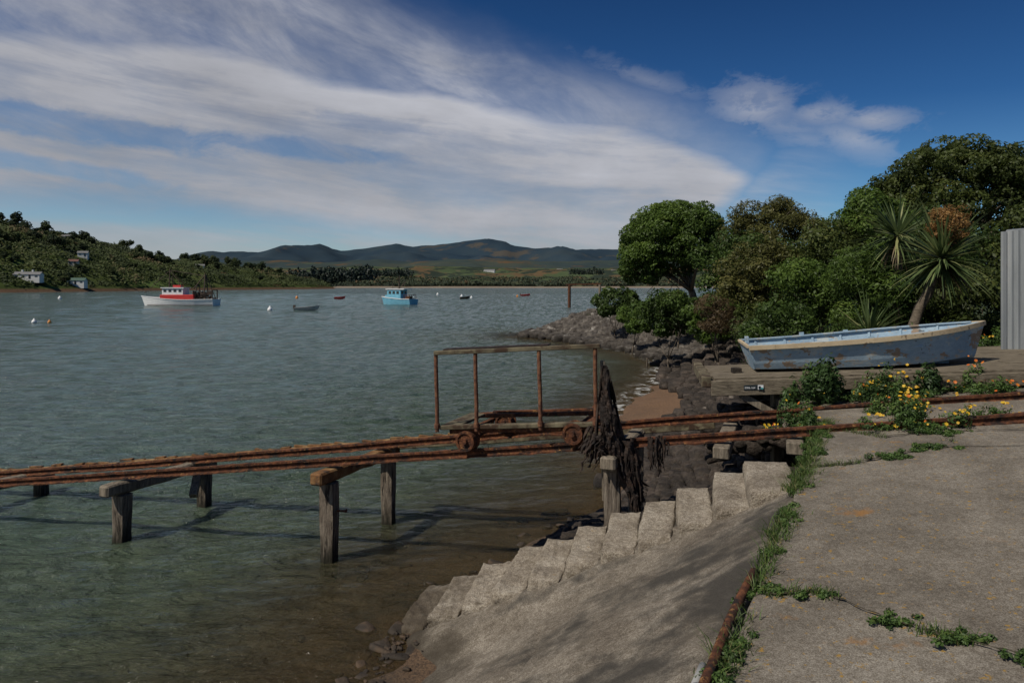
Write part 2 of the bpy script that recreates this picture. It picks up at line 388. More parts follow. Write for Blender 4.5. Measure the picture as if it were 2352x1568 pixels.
g.links.new(_mix(g, wa.outputs['Fac'], gc, _mix(g, _ss(g, _noise(g, vec, 9, 5, .7), .4, .6), (.016, .015, .009), (.06, .042, .020))), b.inputs['Base Color'])
bn = g.nodes.new('ShaderNodeBump'); bn.inputs['Distance'].default_value = .04; g.links.new(_noise(g, vec, 22, 6, .7), bn.inputs['Height']); g.links.new(bn.outputs[0], b.inputs['Normal']); b.inputs['Roughness'].default_value = .8
npobj('ground', np.stack([XX, YY, ZZ], -1).reshape(-1, 3), grid_faces(*XX.shape), GR, smooth=True, attrs={'weed': weed.ravel()}, kind='structure')
# water: fine sheet with modelled wind chop
WM = bpy.data.materials.new('harbour_water'); WM.use_nodes = True
g = WM.node_tree; b = g.nodes['Principled BSDF']; src, vec = _vec(g, True, (1, 1, 1)); wout = g.nodes['Material Output']
at = g.nodes.new('ShaderNodeAttribute'); at.attribute_name = 'deep'
cr = g.nodes.new('ShaderNodeValToRGB'); g.links.new(at.outputs['Fac'], cr.inputs[0]); el = cr.color_ramp.elements
el[0].position = 0; el[0].color = (.090, .062, .034, 1); el[1].position = 1; el[1].color = (.080, .120, .106, 1)
for p, c in ((.18, (.074, .064, .034)), (.38, (.056, .072, .040)), (.62, (.060, .088, .060))): q = el.new(p); q.color = (*c, 1)
mpw = g.nodes.new('ShaderNodeMapping'); mpw.inputs['Scale'].default_value = (.35, 1, 1); g.links.new(src, mpw.inputs['Vector'])
patch = _ss(g, _noise(g, mpw.outputs[0], .07, 6, .65), .35, .65)
mpr = g.nodes.new('ShaderNodeMapping'); mpr.inputs['Scale'].default_value = (.5, 1.5, 1); mpr.inputs['Rotation'].default_value = (0, 0, .3); g.links.new(src, mpr.inputs['Vector'])
ripple_shade = _ss(g, _noise(g, mpr.outputs[0], 2.2, 7, .74, .5), .36, .64)
wc = _mix(g, patch, cr.outputs[0], _mix(g, 1., cr.outputs[0], (.86, .90, .92), 'MULTIPLY'))
wc = _mix(g, ripple_shade, _mix(g, 1., wc, (.74, .76, .78), 'MULTIPLY'), _mix(g, 1., wc, (1.18, 1.17, 1.15), 'MULTIPLY'))  # light and dark of unresolved wave facets painted into the base colour
g.links.new(wc, b.inputs['Base Color'])
b.subsurface_method = 'BURLEY'; b.inputs['Subsurface Weight'].default_value = .4; b.inputs['Subsurface Radius'].default_value = (.5, .7, .6); b.inputs['Subsurface Scale'].default_value = .8
b.inputs['Roughness'].default_value = .10; b.inputs['IOR'].default_value = 1.333
def wbump(scale, st, dist, stretch, prev=None):
    mp = g.nodes.new('ShaderNodeMapping'); mp.inputs['Scale'].default_value = stretch; mp.inputs['Rotation'].default_value = (0, 0, .35)
    g.links.new(src, mp.inputs['Vector']); bb = g.nodes.new('ShaderNodeBump'); bb.inputs['Strength'].default_value = st; bb.inputs['Distance'].default_value = dist
    g.links.new(_noise(g, mp.outputs[0], scale, 4, .62, .6), bb.inputs['Height'])
    if prev: g.links.new(prev, bb.inputs['Normal'])
    return bb.outputs[0]
w1 = wbump(1.0, 1, .36, (.55, 1.3, 1)); w2 = wbump(3.6, 1, .24, (.6, 1.5, 1), w1); w3 = wbump(11, .9, .06, (.8, 1.3, 1), w2)
g.links.new(w3, b.inputs['Normal'])
fa = g.nodes.new('ShaderNodeAttribute'); fa.attribute_name = 'foam'
fm = g.nodes.new('ShaderNodeMath'); fm.operation = 'MULTIPLY'; g.links.new(fa.outputs['Fac'], fm.inputs[0]); g.links.new(_ss(g, _noise(g, vec, 2.2, 6, .7, 1.0), .50, .60), fm.inputs[1])
df = g.nodes.new('ShaderNodeBsdfDiffuse'); df.inputs[0].default_value = (.42, .42, .4, 1)
aa = g.nodes.new('ShaderNodeAttribute'); aa.attribute_name = 'clear'
tr = g.nodes.new('ShaderNodeBsdfTransparent'); tr.inputs[0].default_value = (.76, .76, .60, 1)
m1 = g.nodes.new('ShaderNodeMixShader'); g.links.new(aa.outputs['Fac'], m1.inputs[0]); g.links.new(b.outputs[0], m1.inputs[1]); g.links.new(tr.outputs[0], m1.inputs[2])
m2 = g.nodes.new('ShaderNodeMixShader'); g.links.new(fm.outputs[0], m2.inputs[0]); g.links.new(m1.outputs[0], m2.inputs[1]); g.links.new(df.outputs[0], m2.inputs[2]); g.links.new(m2.outputs[0], wout.inputs[0])
xw = 3 * np.sinh(np.arange(-8.6, 8.6, .030)) + 1; yw = 8 + 4 * np.sinh(np.arange(-3.2, 8.45, .0115))
WX, WY = np.meshgrid(xw, yw); WS = sdist(WX, WY)
near = (WY > 2) & (WY < 260) & (np.abs(WX) < WY * .9 + 3)
h = np.zeros(WX.shape); xa, ya = WX[near], WY[near]; ca, sa = math.cos(.3), math.sin(.3); xr, yr = xa * ca + ya * sa, -xa * sa + ya * ca
hv = np.array([noise.fractal(Vector((p * .8, q * 2.0, 0)), .7, 2.1, 3) * .056 + noise.noise(Vector((p * .16, q * .42, 9))) * .035 for p, q in zip(xr, yr)])
h[near] = hv * np.clip(-WS[near] / 4, .08, 1) * np.clip(ya / 12, .35, 1) * (1 + np.clip((ya - 25) / 120, 0, 1.6))
dd = -WS + np.sin(WX * 1.7 + np.sin(WY * 1.1) * 1.5) * .18 + np.sin(WY * 2.3 + WX) * .12
deep = np.clip(dd / 11, 0, 1) ** .75; clear = np.clip(1 - dd / 3.2, 0, 1) * .64
foam = np.exp(-((WS + .25) / .45) ** 2) * np.clip((WY - 12) / 3, 0, 1) * np.clip((40 - WY) / 10, 0, 1) * .9
kp = grid_faces(*WX.shape); okf = (WS.ravel()[kp].min(1) < 1.2)
npobj('water', np.stack([WX, WY, h], -1).reshape(-1, 3), kp[okf], WM, smooth=True, attrs={'deep': deep.ravel(), 'clear': clear.ravel(), 'foam': foam.ravel()}, kind='structure')
# ------------------------------------------------------------------ far hills
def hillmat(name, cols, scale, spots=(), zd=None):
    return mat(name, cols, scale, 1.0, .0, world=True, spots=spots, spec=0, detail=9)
RP = [(-1.2, .02), (-.75, .035), (-.47, .040), (-.41, .050), (-.37, .048), (-.316, .056), (-.281, .063), (-.25, .053), (-.21, .054), (-.17, .060), (-.14, .057), (-.075, .0625), (-.036, .0685),
      (-.007, .063), (.002, .057), (.054, .0565), (.098, .053), (.143, .0515), (.25, .053), (.6, .05), (1.4, .04)]
def ridge_mesh(name, Y0, P, depth, mt, scl=1.0, rough=.03, nx=420, ny=44, base=0.0, seed=3.0):
    tx = np.linspace(P[0][0], P[-1][0], nx); h = np.interp(tx, [p[0] for p in P], [p[1] for p in P]) * Y0 * scl
    f = np.linspace(0, 1, ny); X = np.repeat((tx * Y0)[None], ny, 0); Y = Y0 - depth * (1 - f[:, None]) + X * 0
    F1 = fbm(X, Y, 1 / (Y0 * .11), 6, seed)
    prof = (f ** 1.15)[:, None]
    Z = base + (h[None] - base) * prof + F1 * Y0 * rough * np.sin(np.pi * prof * .93) + fbm(X, Y, 1 / (Y0 * .02), 3, seed + 5) * Y0 * .0012
    Zb = Z[-1] * .6; X = np.vstack([X, X[-1]]); Y = np.vstack([Y, Y[-1] + depth * .4]); Z = np.vstack([Z, Zb])
    npobj(name, np.stack([X, Y, Z], -1).reshape(-1, 3), grid_faces(ny + 1, nx), mt, smooth=True, kind='structure')
M1 = hillmat('far_hills', [(.020, .036, .055), (.028, .045, .060), (.040, .054, .060)], .0016, [((.065, .06, .052), .0022, .58, .66)])  # both hill materials carry distance haze as a bluish tint in their colour
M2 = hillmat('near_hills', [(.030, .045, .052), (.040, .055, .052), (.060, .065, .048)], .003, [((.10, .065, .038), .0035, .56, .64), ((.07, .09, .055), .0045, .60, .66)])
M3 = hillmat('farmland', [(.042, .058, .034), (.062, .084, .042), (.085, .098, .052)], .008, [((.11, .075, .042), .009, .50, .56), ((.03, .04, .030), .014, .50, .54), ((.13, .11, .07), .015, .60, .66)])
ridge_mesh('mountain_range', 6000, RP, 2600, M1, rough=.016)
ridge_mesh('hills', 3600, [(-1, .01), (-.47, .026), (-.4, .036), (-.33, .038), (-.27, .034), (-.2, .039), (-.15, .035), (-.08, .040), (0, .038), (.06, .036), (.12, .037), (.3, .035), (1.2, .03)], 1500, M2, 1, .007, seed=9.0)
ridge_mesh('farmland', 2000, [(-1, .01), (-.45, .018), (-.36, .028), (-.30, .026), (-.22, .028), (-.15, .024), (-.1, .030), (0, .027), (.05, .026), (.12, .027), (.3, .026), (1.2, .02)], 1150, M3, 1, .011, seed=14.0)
SAND = mat('pale_sand', [(.16, .125, .09), (.24, .195, .14)], .02, 1, 0)
mb = MB(); pts = [(-400, 852), (-250, 846), (-150, 842), (-60, 838), (40, 842), (160, 838), (400, 842)]
for (a, b_) in zip(pts[:-1], pts[1:]): mb.add([(a[0], a[1], -.3), (b_[0], b_[1], -.3), (b_[0], b_[1] + 18, 1.9), (a[0], a[1] + 18, 1.9)], [[0, 1, 2, 3]])
mb.obj('beach', SAND, kind='structure')
def plantation(name, x0, x1, y0, y1, n, h, seed, zf, label):
    rg = np.random.default_rng(seed)
    P = rg.uniform((x0, y0), (x1, y1), (n, 2)); C = []; N = []
    for (x, y) in P:
        hh = h * rg.uniform(.55, 1.25) * (.8 + .4 * noise.noise(Vector((x / 25, y / 25, 1)))); z = zf(x, y)
        k = 26; t = rg.random(k) ** .8; a = rg.uniform(0, 6.28, k); r = (1 - t * .85) * hh * .24
        C.append(np.stack([x + r * np.cos(a), y + r * np.sin(a), z + t * hh], 1)); N.append(np.stack([np.cos(a), np.sin(a), a * 0 + .3], 1))
    C = np.vstack(C); N = np.vstack(N); q, F = leafquads(C, N, h * .10, .7, rg)
    npobj(name, q, F, PINE, attrs={'shade': np.repeat(rg.random(len(C)), 4)}, kind='stuff', label=label, category='wood')
PINE = leafmat('pine_needles', (.012, .020, .018), (.032, .048, .032), trans=.05)
plantation('pine_wood', -320, -200, 930, 1010, 420, 17, 5, lambda x, y: 8 + (y - 930) * .06, 'dark pine plantation along the far shore')
plantation('pine_wood', -300, -190, 1250, 1330, 220, 14, 6, lambda x, y: 20, 'dark pine shelter belt behind the shore')
plantation('shelter_belt', 110, 175, 1300, 1330, 90, 12, 8, lambda x, y: 24, 'dark row of trees among green paddocks')
SCR = leafmat('scrub_leaves', (.030, .042, .015), (.070, .090, .028), (.125, .09, .045), trans=.15, rough=.8)
SCF = leafmat('far_scrub_leaves', (.020, .030, .020), (.052, .066, .033), (.11, .07, .035), trans=.1, rough=.8)
rg = np.random.default_rng(61); n = 75000
x = rg.uniform(-420, 330, n); y = 858 + 520 * rg.random(n) ** 1.8
nv_ = np.array([noise.noise(Vector((a / 45, b__ / 60, 3))) + .5 * noise.noise(Vector((a / 14, b__ / 20, 8))) for a, b__ in zip(x, y)])
ok = nv_ > np.where(y < 900, -.10, .06) + np.where(x > -20, .10, -.14) ; x, y, nv_ = x[ok], y[ok], nv_[ok]
zb_ = 1.6 + (y - 850) * .030 + rg.random(len(x)) * 6 * np.clip(nv_ + .35, .15, 1)
q, F = leafquads(np.stack([x, y, zb_], 1), np.tile([0, -.4, .8], (len(x), 1)), 1.9, .7, rg, .7)
npobj('shore_scrub', q, F, SCF, attrs={'shade': np.repeat(np.clip(rg.random(len(x)) * .7 + nv_ * .6, 0, 1), 4)}, kind='stuff', label='scrub and low bushes along the far shore', category='scrub')
# headland on the left: scrubby hill
HS = np.array([(-420, 120), (-300, 210), (-225, 300), (-213, 340), (-208, 420), (-196, 490), (-172, 570), (-160, 620), (-200, 740), (-500, 1200)], float)
def hdist(x, y):
    best = np.full(np.shape(x), 1e9); side = np.zeros(np.shape(x))
    for a, b_ in zip(HS[:-1], HS[1:]):
        ab = b_ - a; t = np.clip(((x - a[0]) * ab[0] + (y - a[1]) * ab[1]) / (ab @ ab), 0, 1)
        dx_, dy_ = x - a[0] - t * ab[0], y - a[1] - t * ab[1]; dd_ = np.hypot(dx_, dy_); cr_ = ab[0] * dy_ - ab[1] * dx_
        side = np.where(dd_ < best, np.sign(cr_), side); best = np.minimum(best, dd_)
    return best * side
def hz(x, y):
    x = np.asarray(x, float); y = np.asarray(y, float)
    d = hdist(x, y); hm = 62 - 34 * np.clip((y - 430) / 180, 0, 1)
    z = np.where(d > 0, 2.2 * np.clip(d / 3, 0, 1) + hm * (1 - np.exp(-np.clip(d - 4, 0, 1e9) / 115)), d * .3)
    return z + np.where(d > 10, fbm(x, y, 1 / 60, 4, 2.0) * 4.5 * np.clip(d / 60, 0, 1), 0)
hx, hy = np.meshgrid(np.linspace(-640, -145, 180), np.linspace(180, 900, 190)); 
HZ = np.maximum(hz(hx, hy), -3)
MH = mat('headland_scrub', [(.030, .040, .016), (.055, .075, .024), (.095, .11, .038)], .03, 1, .5, .3, 1.0, world=True, spec=0, spots=[((.11, .07, .04), .045, .6, .68), ((.09, .13, .04), .02, .58, .64)], zdark=(1.2, 2.4, (.11, .07, .045)))
npobj('headland', np.stack([hx, hy, HZ], -1).reshape(-1, 3), grid_faces(*hx.shape), MH, smooth=True, kind='structure')
rg = np.random.default_rng(21); n = 170000
px_ = rg.uniform(-480, -155, n); py_ = rg.uniform(240, 720, n); dd_ = hdist(px_, py_); ok = (dd_ > 4) & (dd_ < 170) & (px_ / py_ > -.82); px_, py_ = px_[ok], py_[ok]
nm = np.array([noise.noise(Vector((a / 16, b__ / 16, 0))) * .7 + .5 * noise.noise(Vector((a / 5, b__ / 5, 4))) for a, b__ in zip(px_, py_)]); ok = nm > -.28; px_, py_, nm = px_[ok], py_[ok], nm[ok]
pz_ = hz(px_, py_) + rg.random(len(px_)) ** .6 * (.6 + 5.5 * np.clip(nm + .25, 0, 1))
C = np.stack([px_, py_, pz_], 1); q, F = leafquads(C, np.tile([0, -.3, .9], (len(C), 1)), .66, .8, rg, .45)
big = np.array([noise.noise(Vector((a / 40, b__ / 40, 12))) for a, b__ in zip(px_, py_)])
npobj('hillside_scrub', q, F, SCR, attrs={'shade': np.repeat(np.clip(nm * .6 + big * .8 + .34 + rg.random(len(C)) * .2, 0, 1), 4)}, kind='stuff', label='dense green and brown scrub covering the headland', category='scrub')
TD = leafmat('dark_tree_leaves', (.016, .026, .012), (.042, .062, .022), trans=.15, rough=.8)
TO = leafmat('olive_tree_leaves', (.030, .040, .013), (.070, .090, .027), trans=.15, rough=.8)
variants = []
for i in range(6):
    rg = np.random.default_rng(40 + i); tall = i % 3
    r = [(2.6, 2.6, 2.2), (2.2, 2.2, 3.2), (3.4, 3.4, 1.9)][tall]; c = (0, 0, [2.6, 3.8, 2.8][tall])
    lb = sublobes(c, r, 9, .4, -.5, rg); q, F, sh = crown(lb, 1500, .30, rg, -.25, .6, .35, .7)
    mb = MB(); random.seed(i); limb(mb, (0, 0, -1), (0, 0, c[2]), .22, .1)
    for l in lb[1:5]: limb(mb, (0, 0, c[2] * .5), l[:3], .1, .04)
    nv = len(mb.v); vv = np.vstack([np.array(mb.v), q]); me = bpy.data.meshes.new('hill_tree_shape')
    fs = [f for f in mb.f] + (F + nv).tolist(); me.from_pydata(vv.tolist(), [], fs); me.materials.append(BARK); me.materials.append(TD if i % 2 else TO)
    mi = [0] * len(mb.f) + [1] * len(F); me.polygons.foreach_set('material_index', mi)
    me.attributes.new('shade', 'FLOAT', 'POINT').data.foreach_set('value', np.concatenate([np.zeros(nv), sh]).astype(np.float32)); variants.append(me)
rg = np.random.default_rng(77); cnt = 0; pl = []
while cnt < 220:
    x = rg.uniform(-430, -165); y = rg.uniform(260, 680)
    d = float(hdist(np.array([x]), np.array([y]))[0])
    if d < 8 or d > 150 or x / y < -.8 or noise.noise(Vector((x / 30, y / 30, 5))) < -.12: continue
    s = rg.uniform(.45, 1.3) * (1.2 if d > 45 else .75); pl.append((x, y, float(hz(np.array([x]), np.array([y]))[0]), s)); cnt += 1
for i, (x, y, z, s) in enumerate(pl):
    o = bpy.data.objects.new('hillside_tree', variants[rg.integers(6)]); col.objects.link(o)
    o.location = (x, y, z); o.scale = (s * rg.uniform(.8, 1.2), s, s * rg.uniform(.8, 1.15)); o.rotation_euler = (0, 0, rg.uniform(0, 6.28))
    tag(o, 'leafy tree growing on the scrubby headland', 'tree', None, 'trees scattered over the headland')
# houses
ROOFG = mat('grey_roof', [(.13, .13, .13), (.19, .19, .185)], 2, .8, .1)
ROOFN = mat('green_roof', [(.05, .09, .07), (.08, .13, .10)], 2, .8, .1)
ROOFR = mat('red_roof', [(.12, .06, .045), (.16, .075, .06)], 2, .8, .1)
HW = mat('house_white', [(.6, .59, .56), (.7, .69, .66)], 1, .7, .05)
HC = mat('house_cream', [(.42, .39, .32), (.5, .46, .38)], 1, .7, .05)
def house(x, y, w, d, h, rz, wall, roof, label, chim=0, z=None, pitch=.3):
    if z is None: z = float(hz(np.array([x]), np.array([y]))[0]) + .6
    e = empty('house', (x, y, z), label, 'house', 'houses along the harbour hills', rotz=rz, local=True)
    mb = MB(); mb.box((0, 0, h / 2 - 1), (w, d, h + 2))
    rh = d * pitch; mb.add([(-w / 2, -d / 2, h), (-w / 2, d / 2, h), (-w / 2, 0, h + rh), (w / 2, -d / 2, h), (w / 2, d / 2, h), (w / 2, 0, h + rh)], [[0, 2, 1], [3, 4, 5], [0, 1, 4, 3]])
    mb.obj('wall', wall, e)
    mb = MB(); o = .35
    for s in (-1, 1): 
        mb.beam((-w / 2 - o, s * (d / 4 + .1), h + rh / 2 + .06), (w / 2 + o, s * (d / 4 + .1), h + rh / 2 + .06), math.hypot(d / 2 + .25, rh * (1 + .5 / d)), .1, up=(0, s * -rh, -d / 2) if s > 0 else (0, rh, -d / 2))
    r_ = mb.obj('roof', roof, e)
    for k in range(chim):
        mb = MB(); mb.box((-w / 4 + k * w / 2.5, .3, h + rh + .3), (.7, .7, 1.6)); mb.obj('chimney', wall, r_)
    nw = max(2, int(w / 2.4))
    for k in range(nw):
        cx = -w / 2 + (k + .5) * w / nw
        if k == nw // 2: mb = MB(); mb.box((cx, -d / 2 - .03, .95), (.85, .08, 1.9)); mb.obj('door', GLASS, e)
        else: mb = MB(); mb.box((cx, -d / 2 - .03, h * .58), (w / nw * .40, .08, h * .32)); mb.obj('window', GLASS, e)
    return e
for tx, y, w, d, h, rz, wl, rf, lb, ch in (
        (-.708, 324, 11.5, 4, 1.9, .12, HW, ROOFG, 'long white house with two chimneys near the shore', 2),
        (-.637, 343, 8, 4, 1.9, .15, HW, ROOFN, 'small white house with a green roof by the shore', 0),
        (-.628, 395, 5, 3.5, 1.9, .3, HW, ROOFG, 'white house with grey roof on the hillside', 0),
        (-.642, 372, 4.5, 3.5, 1.8, .3, HC, ROOFR, 'cream house with a red roof among trees', 0),
        (-.652, 430, 5, 3.5, 1.9, .3, HC, ROOFG, 'cream house high on the wooded slope', 0),
        (-.695, 440, 4.5, 3.5, 1.8, .4, HC, ROOFG, 'cream cottage half hidden by trees', 0),
        (-.458, 520, 7, 4, 2.0, .4, HW, ROOFG, 'white house with pale roof above the point', 0)):
    house(tx * y, y, w, d, h, rz, wl, rf, lb, ch)
house(-.033 * 1500, 1500, 24, 9, 4.5, -.2, HW, ROOFG, 'long white farm building in green paddocks', 0, z=31)
house(.07 * 1600, 1600, 14, 9, 4, -.3, HC, ROOFG, 'cream farmhouse among green paddocks', 0, z=35)
house(.15 * 1500, 1500, 14, 8, 4, -.1, HC, ROOFG, 'distant farmhouse near a shelter belt', 0, z=31)
# ------------------------------------------------------------------ hull loft
def hull(mb, L, bf, sf, kf, n=24, m=9, mi=0, deck=None, pw=.5, rake=0.0, strake=None):
    rows = []
    for i in range(n + 1):
        t = i / n; b_, s, k = bf(t), sf(t), kf(t); row = []
        for j in range(-m, m + 1):
            u_ = abs(j) / m; y = math.copysign(b_ * (u_ ** pw), j) if j else 0; z = k + (s - k) * (u_ ** 1.5)
            row.append((t * L + rake * (z - k) * (t ** 4), y, z))
        rows.append(row)
    vs = [p for r in rows for p in r]; w = 2 * m + 1; fs = []
    for i in range(n):
        for j in range(w - 1): fs.append([i * w + j, (i + 1) * w + j, (i + 1) * w + j + 1, i * w + j + 1])
    mb.add(vs, fs, mi); mb.add(rows[0], [list(range(w))], mi)
    if deck is not None:
        dv = []; 
        for r in rows:
            for p in (r[0], r[-1]): dv.append((p[0], p[1] * .97, p[2] - deck))
        mb.add(dv, [[2 * i, 2 * i + 1, 2 * i + 3, 2 * i + 2] for i in range(n)], mi)
    return rows
def rail_along(rows, side, w, h, mb, mi=0, dz=0.0, out=0.0):
    P = [Vector(r[side]) + V(0, math.copysign(out, r[side][1] or 1) if abs(r[side][1]) > .02 else 0, dz) for r in rows]
    for a, b_ in zip(P[:-1], P[1:]): mb.beam(a, b_ + (b_ - a) * .05, w, h, mi)
fb = empty('fishing_boat', (-46.3, 107, -.25), 'white fishing boat with red cabin and bulwark, moored', 'boat', 'boats moored in the harbour', rotz=math.pi, local=True)
L = 11.2
bf = lambda t: 1.75 * (1 - max(0, (t - .45) / .55) ** 2.2) * (.86 + .14 * min(1, t * 4))
sf = lambda t: 1.15 + .15 * (1 - t) ** 2 + .85 * max(0, t - .3) ** 1.8 * 1.4
mb = MB(); rows = hull(mb, L, bf, sf, lambda t: -.5 + .6 * t ** 6, deck=.35, pw=.30, rake=.35); mb.obj('hull', WHITE, fb, smooth=False)
for s_i in (0, -1): mb = MB(); rail_along(rows, s_i, .1, .10, mb); mb.obj('bulwark_rail', WHITE, fb)
for sd__ in (-1, 1):
    mb = MB(); P = [(p[0], bf(min(1, p[0] / L)) * .985 * sd__ + .03 * sd__, .12 + .25) for p in [r[0] for r in rows[:-2]]]
    for a, b_ in zip(P[:-1], P[1:]): mb.beam(a, b_, .05, .10)
    mb.obj('rubbing_strake', DARKM, fb)
mb = MB(); mb.box((5.7, 0, 1.50), (5.2, 2.4, 1.0)); mb.obj('cabin', REDP, fb, bevel=.05)
mb = MB(); mb.box((6.4, 0, 2.45), (3.3, 2.1, 1.1)); wh = mb.obj('wheelhouse', WHITE, fb, bevel=.05)
mb = MB(); mb.box((6.4, 0, 3.06), (3.6, 2.4, .12)); mb.obj('roof', WHITE, wh)
mb = MB(); mb.box((6.0, 0, 3.3), (1.2, 1.0, .35)); mb.obj('roof_box', REDP, wh)
for k in range(4):
    mb = MB(); mb.box((5.25 + k * .78, 1.06, 2.62), (.40, .06, .36)); mb.obj('window', GLASS, wh)
for k in range(3):
    mb = MB(); mb.box((8.06, -.65 + k * .65, 2.6), (.06, .5, .4)); mb.obj('window', GLASS, wh)
mb = MB(); mb.tube([(7.4, 0, 3.0), (7.3, 0, 6.1)], [.12, .09]); mb.beam((6.8, 0, 4.5), (7.8, 0, 4.5), .1, .1); mb.tube([(6.9, 0, 2.9), (6.7, .4, 4.9)], .07, 5); mb.tube([(5.8, 0, 2.9), (5.9, 0, 4.5)], .07, 5)
for p in ((11.3, 0, 2.2), (4.9, .8, 3.1), (4.9, -.8, 3.1), (1.75, 0, 4.9)): mb.tube([(7.3, 0, 5.8), p], .04, 4)
mb.obj('mast', DARKM, fb)
mb = MB()
for s in (-1, 1): mb.tube([(1.6, s * .9, .9), (1.75, s * .12, 5.2)], .11, 6); mb.tube([(3.1, s * .9, .9), (2.9, s * .5, 3.3)], .10, 6)
mb.tube([(1.75, 0, 5.1), (3.6, 0, 2.9)], .09, 6); mb.tube([(1.75, 0, 5.1), (.2, 0, 1.5)], .06, 5); mb.tube([(2.9, -.5, 3.3), (2.9, .5, 3.3)], .1, 6); mb.beam((.3, -.9, 2.7), (.3, .9, 2.7), .12, .12)
for s in (-1, 1): mb.tube([(.3, s * .9, .9), (.3, s * .9, 2.7)], .1, 6)
mb.obj('gantry', DARKM, fb)
mb = MB(); random.seed(4)
for k in range(30): mb.box((random.uniform(.5, 3.6), random.uniform(-.9, .9), random.uniform(1.2, 2.3)), (random.uniform(.2, .7), random.uniform(.2, .5), random.uniform(.2, .7)), rotz=random.random())
mb.obj('deck_gear', DARKM, fb)
mb = MB(); mb.lathe((2.4, 0, 2.0), (0, 1, 0), [(.0, -.5), (.5, -.5), (.5, -.42), (.2, -.4), (.2, .4), (.5, .42), (.5, .5), (0, .5)], 14); mb.obj('net_drum', DARKM, fb)
tb = empty('fishing_launch', (-16.2, 112.5, -.2), 'light blue cabin boat with tall mast, moored', 'boat', 'boats moored in the harbour', rotz=math.radians(152), local=True)
mb = MB(); rows = hull(mb, 6.2, lambda t: 1.25 * (1 - max(0, (t - .5) / .5) ** 2.2), lambda t: 1.15 + .5 * max(0, t - .3), lambda t: -.4 + .5 * t ** 6, deck=.3, pw=.30, rake=.3); mb.obj('hull', TEAL, tb)
for s_i in (0, -1): mb = MB(); rail_along(rows, s_i, .1, .1, mb); mb.obj('gunwale', WHITE, tb)
mb = MB(); mb.box((3.4, 0, 1.8), (2.8, 1.8, 1.8)); mb.box((4.9, 0, 1.35), (1.0, 1.4, .8)); cb_ = mb.obj('cabin', TEAL, tb, bevel=.04)
mb = MB(); mb.box((3.1, 0, 2.76), (3.8, 2.1, .12)); mb.obj('roof', WHITE, cb_)
for k in range(3):
    for s in (-1, 1): mb = MB(); mb.box((2.6 + k * .8, s * .91, 2.2), (.48, .05, .45)); mb.obj('window', GLASS, cb_)
for s in (-.45, .45):
    mb = MB(); mb.box((4.81, s, 2.2), (.05, .6, .55)); mb.obj('window', GLASS, cb_)
    mb = MB(); mb.box((1.99, s, 2.2), (.05, .5, .45)); mb.obj('window', GLASS, cb_)
mb = MB(); mb.tube([(3.0, 0, 2.8), (2.9, 0, 5.0)], [.11, .08], 6); mb.tube([(3.0, 0, 2.8), (1.4, .3, 4.0)], .07, 5); mb.beam((2.9, -.4, 3.9), (2.9, .4, 3.9), .08, .08); mb.tube([(3.9, .5, 2.8), (3.9, .5, 3.9)], .05, 5); mb.obj('mast', DARKM, tb)
mb = MB()
for p in ((.2, -.9), (.2, .9), (1.2, -1.05), (1.2, 1.05)): mb.tube([(p[0], p[1], .8), (p[0], p[1], 1.8)], .05, 5)
mb.beam((.2, -.9, 1.8), (.2, .9, 1.8), .1, .1); mb.beam((.2, .9, 1.8), (1.2, 1.05, 1.8), .1, .1); mb.box((1.0, 0, 1.25), (.8, .9, .7)); mb.obj('stern_rail', RUST, tb)
GREYP = mat('grey_paint', [(.25, .25, .24), (.4, .4, .38)], 3, .6, .2)
def dinghy(x, y, Ld, rz, mt, inner, label):
    e = empty('dinghy', (x, y, -.08), label, 'dinghy', 'boats moored in the harbour', rotz=rz, local=True)
    mb = MB(); rows = hull(mb, Ld, lambda t: Ld * .19 * (1 - max(0, (t - .4) / .6) ** 2.2), lambda t: .5 + .25 * t * t, lambda t: .0 + .3 * t ** 5, n=12, m=6, pw=.4, rake=.2)
    mb.obj('hull', mt, e, solid=.03)
    for s_i in (0, -1): mb = MB(); rail_along(rows, s_i, .07, .05, mb); mb.obj('gunwale', inner, e)
    for t in (.3, .62): mb = MB(); mb.box((Ld * t, 0, .35), (.22, Ld * .34, .03)); mb.obj('seat', inner, e)
    if Ld > 2.6: mb = MB(); mb.box((-.12, 0, .6), (.25, .28, .4)); mb.tube([(-.15, 0, .5), (-.2, 0, -.1)], .04, 6); mb.obj('outboard_motor', DARKM, e)
dinghy(-27.3, 86, 2.9, .05, GREYP, GREYP, 'open grey aluminium dinghy with outboard motor, moored')
dinghy(-41.6, 160, 2.4, .1, REDP, REDP, 'small red dinghy floating at its mooring')
dinghy(2.6, 205, 2.8, -.1, REDP, REDP, 'red dinghy floating at its mooring')
dinghy(-12.2, 160, 2.2, .2, DARKM, DARKM, 'small dark dinghy floating at its mooring')
ORB = mat('orange_plastic', [(.55, .2, .04), (.65, .28, .06)], 3, .5, .05)
